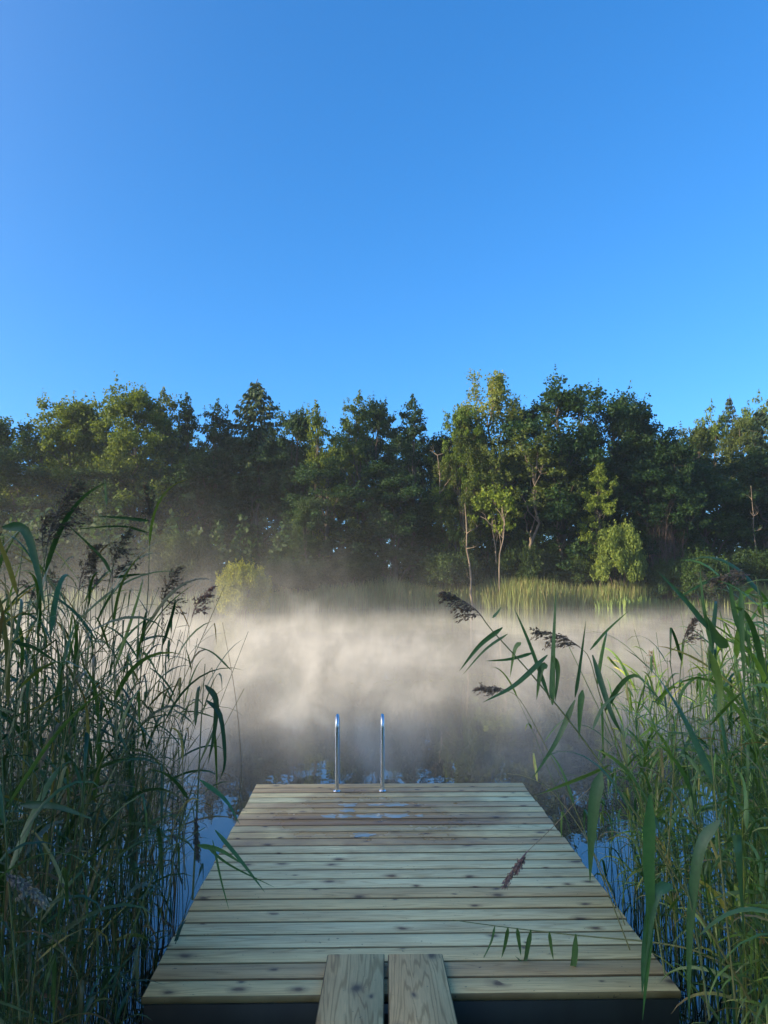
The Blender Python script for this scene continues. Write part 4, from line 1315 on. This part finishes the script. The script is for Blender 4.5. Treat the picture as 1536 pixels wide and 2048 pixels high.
hero('thin pale reed with a sparse seed head furthest right in the left clump',
     [(370, 1780, 3.5), (365, 1500, 3.5), (372, 1300, 3.5), (384, 1235, 3.5)], 27, 3, .3, .012, .4, pl=.16, pdir=rt * .4, tint=(1.2, 1.1, 1.0), rad=.0025, green=.5)
hero('bare thin stalk with one side blade standing apart over the water',
     [(470, 1640, 3.4), (482, 1560, 3.4), (478, 1460, 3.4), (466, 1360, 3.4), (445, 1245, 3.4)], 28, 0, rad=.0022, green=.8, dead=.1,
     blades=[([(462, 1340, 3.4), (425, 1305, 3.4), (385, 1291, 3.4)], .008, .05)])
hero('bare tall stalk with a pointed tip between two seed heads of the left clump',
     [(235, 1500, 3.0), (228, 1300, 3.0), (218, 1120, 3.0), (210, 985, 3.0)], 29, 0, rad=.0024, green=.6, blades=[([(213, 1010, 3.0), (211, 980, 3.0), (209, 955, 3.0)], .008, .3)])
hero('broken-off upright reed at the right edge of the left clump',
     [(385, 1800, 3.2), (395, 1600, 3.2), (402, 1450, 3.2), (410, 1328, 3.2)], 30, 3, .4, .018, .5, tint=Gl, rad=.0045,
     blades=[([(410, 1370, 3.2), (432, 1400, 3.2), (428, 1470, 3.2), (415, 1530, 3.2)], .024, .12), ([(412, 1400, 3.2), (440, 1430, 3.2), (450, 1520, 3.2), (440, 1560, 3.2)], .02, .02)])
hero('reed bending over the left edge of the jetty with three narrow pointed leaves',
     [(250, 1900, 2.9), (320, 1720, 2.9), (370, 1680, 2.9), (410, 1655, 2.9)], 31, 0, tint=(.9, 1.1, .8), green=.15,
     blades=[([(395, 1690, 2.9), (440, 1700, 2.9), (488, 1730, 2.9)], .018, .1), ([(430, 1660, 2.9), (480, 1720, 2.9), (530, 1785, 2.9)], .016, .12), ([(425, 1680, 2.9), (442, 1760, 2.9), (458, 1820, 2.9)], .008, .3), ([(400, 1560, 2.9), (450, 1600, 2.9), (480, 1650, 2.9)], .018, .05),
             ([(410, 1690, 2.9), (460, 1730, 2.9), (550, 1775, 2.9)], .010, .1)])
hero('reed whose dark purple seed head hangs straight down beside the left edge of the jetty',
     [(330, 1850, 3.0), (350, 1700, 3.0), (375, 1600, 3.0), (390, 1590, 3.0), (393, 1625, 3.0)], 32, 2, .3, .016, .4, pl=.11, pdir=np.array([0, 0, -1]), tint=Gl, pl_w=.3)
hero('reed with a pale fluffy seed head drooping low at the left picture edge',
     [(-60, 2000, 2.2), (-50, 1820, 2.2), (-20, 1745, 2.2), (5, 1745, 2.2)], 33, 2, .4, .024, .4, pl=.10, pdir=np.array([.6, 0, -1]), tint=(.8, .95, .9), fluff=.8)
hero('reed with a broad pale-lit blade curving right near the left edge of the picture',
     [(40, 2040, 2.2), (20, 1800, 2.2), (5, 1550, 2.2), (0, 1340, 2.2)], 34, 5, .55, .028, .3, tint=Gl,
     blades=[([(25, 1282, 2.3), (70, 1295, 2.3), (130, 1335, 2.3)], .020, .0), ([(40, 1610, 2.2), (110, 1612, 2.2), (190, 1640, 2.2)], .020, .0), ([(5, 1055, 2.5), (50, 1060, 2.5), (75, 1140, 2.5), (90, 1220, 2.5)], .030, .05)])

# ------------------------------------------------------------------ mist over the water, thin haze in the air
m, nt, out = new_mat('morning_mist')
tc = N(nt, 'ShaderNodeTexCoord')
sp = N(nt, 'ShaderNodeSeparateXYZ'); L(nt, tc.outputs['Object'], sp.inputs[0])
mp = N(nt, 'ShaderNodeMapping'); mp.inputs['Scale'].default_value = (1.15, .30, .8)
mp.inputs['Location'].default_value = (3.7, 1.9, 0); mp.inputs['Rotation'].default_value = (0, R(24), R(8))
L(nt, tc.outputs['Object'], mp.inputs[0])
nn = noise(nt, mp.outputs[0], 1.0, 4, .62, .5)
big = noise(nt, tc.outputs['Object'], .16, 2, .5)
def falloff(scale_h):
    return math_n(nt, 'EXPONENT', math_n(nt, 'MULTIPLY', sp.outputs[2], -1.0 / scale_h))
def blob(cx, cy, rx, ry):
    a = math_n(nt, 'DIVIDE', math_n(nt, 'SUBTRACT', sp.outputs[0], cx), rx)
    b = math_n(nt, 'DIVIDE', math_n(nt, 'SUBTRACT', sp.outputs[1], cy), ry)
    q = math_n(nt, 'ADD', math_n(nt, 'MULTIPLY', a, a), math_n(nt, 'MULTIPLY', b, b))
    return math_n(nt, 'EXPONENT', math_n(nt, 'MULTIPLY', q, -1.0))
wisp = math_n(nt, 'MULTIPLY', math_n(nt, 'SUBTRACT', nn, .40), 4.2, clamp=True)
wisp = math_n(nt, 'MULTIPLY', wisp, wisp)
low = math_n(nt, 'MULTIPLY', falloff(.20), .12)                                   # skin of vapour on the whole pond
mid = math_n(nt, 'MULTIPLY', math_n(nt, 'MULTIPLY', falloff(.42), blob(-2.4, 13, 6.8, 6.8)), .165)   # the thick bank
mid2 = math_n(nt, 'MULTIPLY', math_n(nt, 'MULTIPLY', falloff(.36), blob(3, 18, 9, 7)), .07)
left = math_n(nt, 'MULTIPLY', math_n(nt, 'MULTIPLY', falloff(1.15), blob(-9, 23, 8, 8)), .065)  # rises higher on the left
rise = math_n(nt, 'MULTIPLY', math_n(nt, 'MULTIPLY', falloff(1.1), blob(-3.8, 22, 4.5, 5)), .055)  # wisps climbing off the thick bank
veil = math_n(nt, 'MULTIPLY', math_n(nt, 'MULTIPLY', falloff(.35), blob(1.0, 9.5, 9, 4)), .07)  # thin veil close to the jetty
low = math_n(nt, 'ADD', math_n(nt, 'ADD', low, rise), veil)
d = math_n(nt, 'ADD', math_n(nt, 'ADD', low, mid), math_n(nt, 'ADD', mid2, left))
near = math_n(nt, 'MULTIPLY', math_n(nt, 'SUBTRACT', sp.outputs[1], 6.4), .45, clamp=True)
far_f = math_n(nt, 'MULTIPLY_ADD', math_n(nt, 'MULTIPLY', math_n(nt, 'SUBTRACT', 44.0, sp.outputs[1]), .07, clamp=True), .88, .12)
d = math_n(nt, 'MULTIPLY', d, far_f)
bigf = math_n(nt, 'MULTIPLY_ADD', big, 1.2, .4)
d = math_n(nt, 'MULTIPLY', d, math_n(nt, 'MULTIPLY', near, math_n(nt, 'MULTIPLY_ADD', wisp, 1.35, .32)))
d = math_n(nt, 'MULTIPLY', d, bigf)
d = math_n(nt, 'MULTIPLY', d, MIST_GAIN) if False else d
v = N(nt, 'ShaderNodeVolumePrincipled')
v.inputs['Color'].default_value = (.98, .93, .81, 1)
v.inputs['Anisotropy'].default_value = 0
L(nt, d, v.inputs['Density'])
L(nt, v.outputs[0], out.inputs['Volume'])
m.cycles.volume_step_rate = .19
def closed_box(name, lo, hi, mat):
    mb = MB()
    (a, b_, c), (d_, e, f) = lo, hi
    V = [(a, b_, c), (d_, b_, c), (d_, e, c), (a, e, c), (a, b_, f), (d_, b_, f), (d_, e, f), (a, e, f)]
    mb.add(V, [[3, 2, 1, 0], [4, 5, 6, 7], [0, 1, 5, 4], [1, 2, 6, 5], [2, 3, 7, 6], [3, 0, 4, 7]])
    return mb.build(name, mat)
mist = closed_box('mist', (-30, 6.6, .012), (30, 54, 7), m)
tag(mist, 'pale morning mist drifting in wisps over the pond', 'mist', kind='stuff')
m, nt, out = new_mat('thin_haze')
v = N(nt, 'ShaderNodeVolumePrincipled')
v.inputs['Color'].default_value = (.72, .88, 1.0, 1)
v.inputs['Density'].default_value = HAZE_D
v.inputs['Anisotropy'].default_value = .3
L(nt, v.outputs[0], out.inputs['Volume'])
m.cycles.homogeneous_volume = True
if HAZE_D > 0:
    hz = closed_box('haze', (-1000, -1000, -3), (1000, 1300, 21.5), m)
    tag(hz, 'thin blue morning haze in the air', 'haze', kind='stuff')
